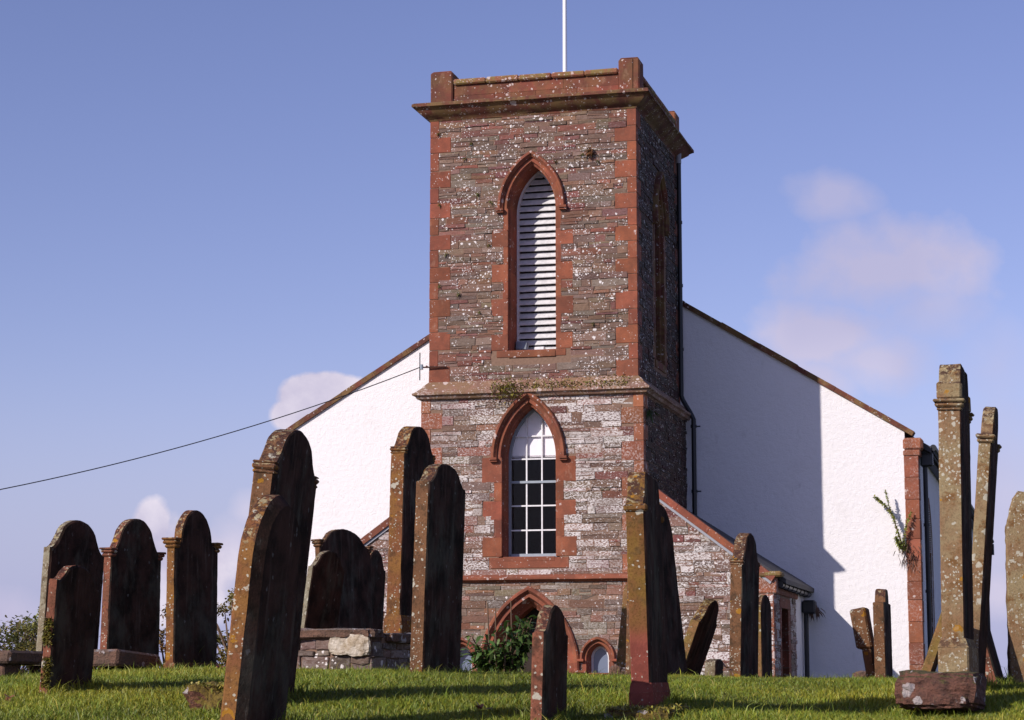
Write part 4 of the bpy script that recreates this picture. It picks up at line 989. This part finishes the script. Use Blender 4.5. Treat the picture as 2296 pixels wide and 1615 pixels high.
stone(None,1518,917,949,1032,1042,1078,1.7,17,'bell','brown','tall stone with round grey lichen discs down its edge, directly before the tower corner')
stone(11.8,0,1187,1218,1270,1357,1418,1.6,13,'bell','red','short mottled red stone in the centre foreground below the door arch',rough=.007)
stone(12.7,0,1417,1461,1500,1069,1135,-1.4,9.6,'cap','footred','tall narrow ochre stone turning red at the foot, right of centre',mould=[(-.03,.045,.02)],plinth=(.17,.012),bev=(.008,.012))
stone(25.,0,1376,1401,1452,1300,1330,6.4,16,'round','green','yellow lichened stone leaning right, half hidden by the tall ochre stone')
stone(20.5,0,1424,1438,1527,1150,1215,-2.4,19,'gothic','brown','dark tapering stone directly behind the tall ochre stone',taper=.42)
stone(23.5,0,1499,1521,1563,1345,1392,20.,17,'bell','green','stone tilted steeply to the right against the wing wall background')
stone(25.,0,1578,1603,1621,1478,1486,3,18,'round','grey','very small pale footstone between the steeply tilted stone and the round headed one')
stone(23.,0,1634,1662,1700,1196,1254,1.6,17,'bell','brown','round headed stone with lichen splashed top in front of the wing corner',mould=mB)
stone(27.,0,1705,1710,1733,1334,1370,0,17,'round','green','thin dark stone close behind the wing corner stone, far back')
stone(24.,0,1962,1988,2003,1321,1350,-.3,15,'ogee','brown','upright red brown stone before the nave corner')
rt,_d=stone(24.6,0,1947,1968,1976,1366,1378,-8.5,15,'flat','brown','broken backed small stone leaning left against the upright red one',wfix=.4)
t_,w_,h_,s_=_d; m=MB(); m.box(-t_/2-.055,t_/2+.01,-w_/2-.03,w_/2+.02,h_-.45,h_+.01,0,(1,1,1),.02,.006); m.build('upper_block',G['brown'],rt)
# right hand group
V1,_d=stone(13.75,0,2114,2164,2175,829,900,.7,16,'cap','pale','tall lichen spotted stone with square cap on a mossy block, right side',wfix=.8,mould=[(-.055,.02,.012),(-.035,.03,.03),(-.005,.02,.045),(.018,.11,.012)],plinth=(.47,.024),bev=.008)
stone(15.2,0,2160,2190,2200,915,975,5.1,16,'ogee','pale','tall pale stone leaning right behind the square capped one',wfix=.7,mould=[(-.06,.03,.02),(-.03,.03,.035)])
stone(14.8,0,2041,2064,2076,1357,1372,20.,15,'flat','green','small greenish slab leaning steeply right onto the square capped stone',wfix=.3)
stone(16.2,0,2197,2240,2252,1290,1330,-14.,17,'round','red','dark red stone leaning left behind the two tall pale stones',wfix=.7)
# far right stone shows its front and its left side
B=at(2266,HZ,16.6); B.z=ground(B.x,16.6)
root=empty('headstone',B+Vector((.30,-.02,0))); root.rotation_euler=(0,R_(0),-R_(101)); tag(root,'pale streaky stone with sloping top cut off by the right edge','gravestone','old gravestones in the churchyard')
o=slab_mesh([(.31,0),(.30,1.22),(.24,1.42),(.2,1.48),(0,1.48)],.18,.012,5,.006).build('slab',G['pale'],root,38)
for i in range(1): pass
cd=o.data.attributes['col'].data
for d_ in cd: d_.color=(1,1,1,1)
# ---- stones' supporting slabs, tomb walls
def rock(name,cx,cy,z0,sx,sy,sz,mat,rz,label,cat,seed,rough=.03,mo=None,parent=None,group=None):
    """worn rectangular block, closely subdivided and roughened"""
    mb=MB(); n=14; V=[];F=[]
    import bmesh
    bm=bmesh.new(); bmesh.ops.create_cube(bm,size=1); bmesh.ops.subdivide_edges(bm,edges=bm.edges[:],cuts=14,use_grid_fill=True)
    for v in bm.verts:
        p=v.co.copy(); q_=Vector([math.copysign(abs(c*2)**1.0,c) for c in p])
        m_=max(abs(q_.x),abs(q_.y),abs(q_.z)); e=sum(1 for c in q_ if abs(c)>.85)
        k=1-.05*max(0,e-1); p=Vector((p.x*sx*k,p.y*sy*k,p.z*sz*(k if e>1 else 1)))
        d=p.normalized()*rough*(mn.noise(p*5+Vector((seed,0,0)))+.5*mn.noise(p*14+Vector((0,seed,0)))+.3*mn.noise(p*34)); v.co=p+d
    me=bpy.data.meshes.new(name); bm.to_mesh(me); bm.free(); me.materials.append(mat)
    a_=me.attributes.new('col','FLOAT_COLOR','FACE'); a_.data.foreach_set('color',[1.]*4*len(me.polygons))
    o=bpy.data.objects.new(name,me); C.objects.link(o); o.location=(cx,cy,z0+sz/2); o.rotation_euler=(0,0,rz)
    if label: tag(o,label,cat,group)
    if parent: o.parent=parent
    return o
def mossy(name,c1,c2,moss,amt):
    t=NT(name); n=t.noise(9,6,.65); g=t.noise(50,5,.7); c=t.mix(t.step(n,.4,.62),c4(*c1),c4(*c2)); c=t.mix(t.step(g,.5,.72),c,c4(.05,.03,.025))
    geo=t.N('ShaderNodeNewGeometry'); sx=t.N('ShaderNodeSeparateXYZ',{0:geo.outputs['Normal']})
    m=t.step(t.M('ADD',t.M('MULTIPLY',sx.outputs[2],.5),t.noise(6,5,.6)),.95-amt,1.12-amt)
    c=t.mix(m,c,t.mix(t.step(g,.4,.65),c4(*moss),c4(moss[0]*.4,moss[1]*.35,moss[2]*.5))); c=t.mix(t.M('MULTIPLY',t.M('MAXIMUM',dots(t,14,.45,.4,.12,2.,3.),dots(t,7,.45,.5,.12,2.,5.)),.8),c,c4(.5,.44,.42))
    t.col(c); t.rough(.95); t.bump(t.M('ADD',n,g),.03,.9); return t.mat
m_mossred=mossy('mossy_red_block',(.20,.085,.055),(.11,.05,.035),(.10,.085,.02),.22); m_mossy=mossy('mossy_block',(.22,.085,.05),(.12,.05,.03),(.20,.135,.02),.72)
m_tomb=mossy('tomb_slab',(.19,.10,.065),(.13,.08,.055),(.30,.28,.26),.1)
p=at(2118,1574,13.6); rock('stone_base',p.x+.03,13.85,-.19,.51,.85,.225,m_mossred,-R_(16),'wide mossy red block carrying the tall square capped stone','stone block',3,.05)
p=at(452,1600,12.4); rock('mossy_block',p.x+.10,12.6,ground(p.x,12.5)-.16,.32,.5,.30,m_mossy,-R_(12),'low block covered in yellow moss beside the big foreground stone','stone block',5,.06)
p=at(1452,1600,12.5); rock('mossy_footing',p.x+.02,12.75,ground(p.x,12.5)-.115,.38,.95,.17,m_mossy,-R_(12),'moss topped red footing under the tall ochre stone','stone block',7,.04)
def moss_fibres(cx,cy,z,sx,sy,n,label,rz):
    q=MB()
    for i in range(n):
        x=random.uniform(-sx,sx)/2;y=random.uniform(-sy,sy)/2; leaf(q,(x,y,random.uniform(-.02,.01)),rdir(.5),random.uniform(.02,.05),.011,rcol(.6,2.2),.5)
    put(q,'moss',m_moss,(cx,cy,z),label,'moss',rz,kind='stuff')
p=at(452,1600,12.4); moss_fibres(p.x+.1,12.6,ground(p.x,12.5)+.14,.31,.48,2600,'golden moss tufts on the low foreground block',-R_(12))
p=at(1452,1600,12.5); moss_fibres(p.x+.02,12.75,ground(p.x,12.5)+.055,.37,.9,2600,'golden moss on the footing of the tall ochre stone',-R_(12))
p=at(1933,1518,25.5); rock('rubble_stone',p.x,25.5,-.09,.17,.2,.14,m_tomb,.4,'small loose red stone at the foot of the white nave wall','stone',9,.05)
p=at(1388,1508,23.3); rock('rubble_stone',p.x,23.3,-.06,.13,.2,.16,m_tomb,.2,'little lichened rock beside the yellow lichened leaning stone','stone',12,.06)
# left table tomb
k20=R_(20)
def table(px,D,wid,ln,thk,ztop,label,legs,phi=20,tilt=0):
    ph=R_(phi); n_=Vector((math.cos(ph),-math.sin(ph),0)); k_=Vector((math.sin(ph),math.cos(ph),0)); B=at(px,HZ,D); ctr=B-n_*wid/2+k_*ln/2
    g=ground(ctr.x,ctr.y); root=empty('table_tomb',(ctr.x,ctr.y,g),-ph); tag(root,label,'tomb')
    m=MB(); n=9
    m.box(-wid/2,wid/2,-ln/2,ln/2,ztop-g-thk,ztop-g,0,(1,1,1),.02,.006); o=m.build('top_slab',m_tomb,root)
    o.rotation_euler=(R_(tilt),0,0)
    for x,y in legs:
        m=MB(); m.box(x-.09,x+.09,y-.12,y+.12,-.3,ztop-g-thk+.0-.004,0,(1,1,1),.015,.005); m.build('support',m_tomb,root)
table(20,17.3,1.1,.95,.105,.215,'flat topped table tomb at the extreme left edge, dark underneath',[(-.3,-.3),(.38,-.3),(.38,.34),(-.3,.34)])
table(262,17.8,.36,.72,.13,.21,'low tilted ledger slab behind the short red gravestone',[(-.05,-.15),(.02,.2)],tilt=-3)
# rubble tomb enclosure
ph=R_(17); B=at(832,HZ,18.6); gz=ground(B.x,B.y); tomb=empty('rubble_tomb',(B.x,B.y,gz),-ph); tag(tomb,'low rubble stone tomb wall with flat coping and one big white lichened block','tomb wall')
m=MB(); cols=[(.17,.11,.085),(.14,.09,.07),(.21,.15,.12),(.11,.075,.06),(.18,.115,.085)]
hw=.40
rubble(m,(-1.15,0,0),X,(0,-1,0),0,1.15,-.2,hw-.10,[lambda z:(.78,1.16) if .17<z<.37 else None],hmin=.04,hmax=.16,lmin=.1,lmax=.6,cols=cols,prot=.045); strips(m,(-1.15,0,0),X,(0,-1,0),0,1.15,-.2,hw-.08,[],.25)
rubble(m,(0,0,0),Y,(1,0,0),0,1.8,-.2,hw-.12,[],hmin=.05,hmax=.12,lmin=.12,lmax=.45,cols=cols,prot=.04); strips(m,(0,0,0),Y,(1,0,0),.004,1.8,-.2,hw-.08,[],.25)
m.build('wall',[m_rub_wall,m_mortar],tomb)
o=rock('white_block',-.19,.0,.165,.37,.11,.18,NT('x').mat,0,None,None,21,.03,parent=tomb)
t=NT('white_lichen_block'); n=t.noise(10,5,.6); c=t.mix(t.step(n,.4,.6),c4(.48,.41,.32),c4(.34,.26,.17)); c=t.mix(t.step(t.noise(30,5,.7),.6,.7),c,c4(.12,.08,.06)); t.col(c); t.bump(n,.03); o.data.materials[0]=t.mat; o['label']='big block crusted white and yellow with lichen'
o=rock('coping_slab',-.60,.12,hw-.09,1.22,.36,.085,m_tomb,0,None,None,23,.04,parent=tomb); o=rock('coping_slab',-.10,1.1,hw-.12,.34,1.6,.085,m_tomb,0,None,None,24,.04,parent=tomb)
# ---- turf
build_grass()
# ---- fallen leaves
m_dl=leaf_mat('dead_leaf_brown',(.26,.11,.05),.2)
for px,py,lb in ((20,1577,'curled brown dead leaf on the grass at far left'),(1082,1604,'brown dead leaf on the grass left of the short red stone'),(1210+420,1508,'tiny pale fallen leaf near the small footstone'),(492,1448+60,'dead leaf in the grass between the ochre stone and the big leaning one')):
    p=hit(px,py); q=MB()
    for k in range(5): leaf(q,(random.gauss(0,.012),random.gauss(0,.012),.035),rdir(.5),.05,.035,rcol(.7,1.3),-.2+random.random()*.6)
    put(q,'dead_leaf',m_dl,p,lb,'leaf',0)
S.cycles.max_bounces=6
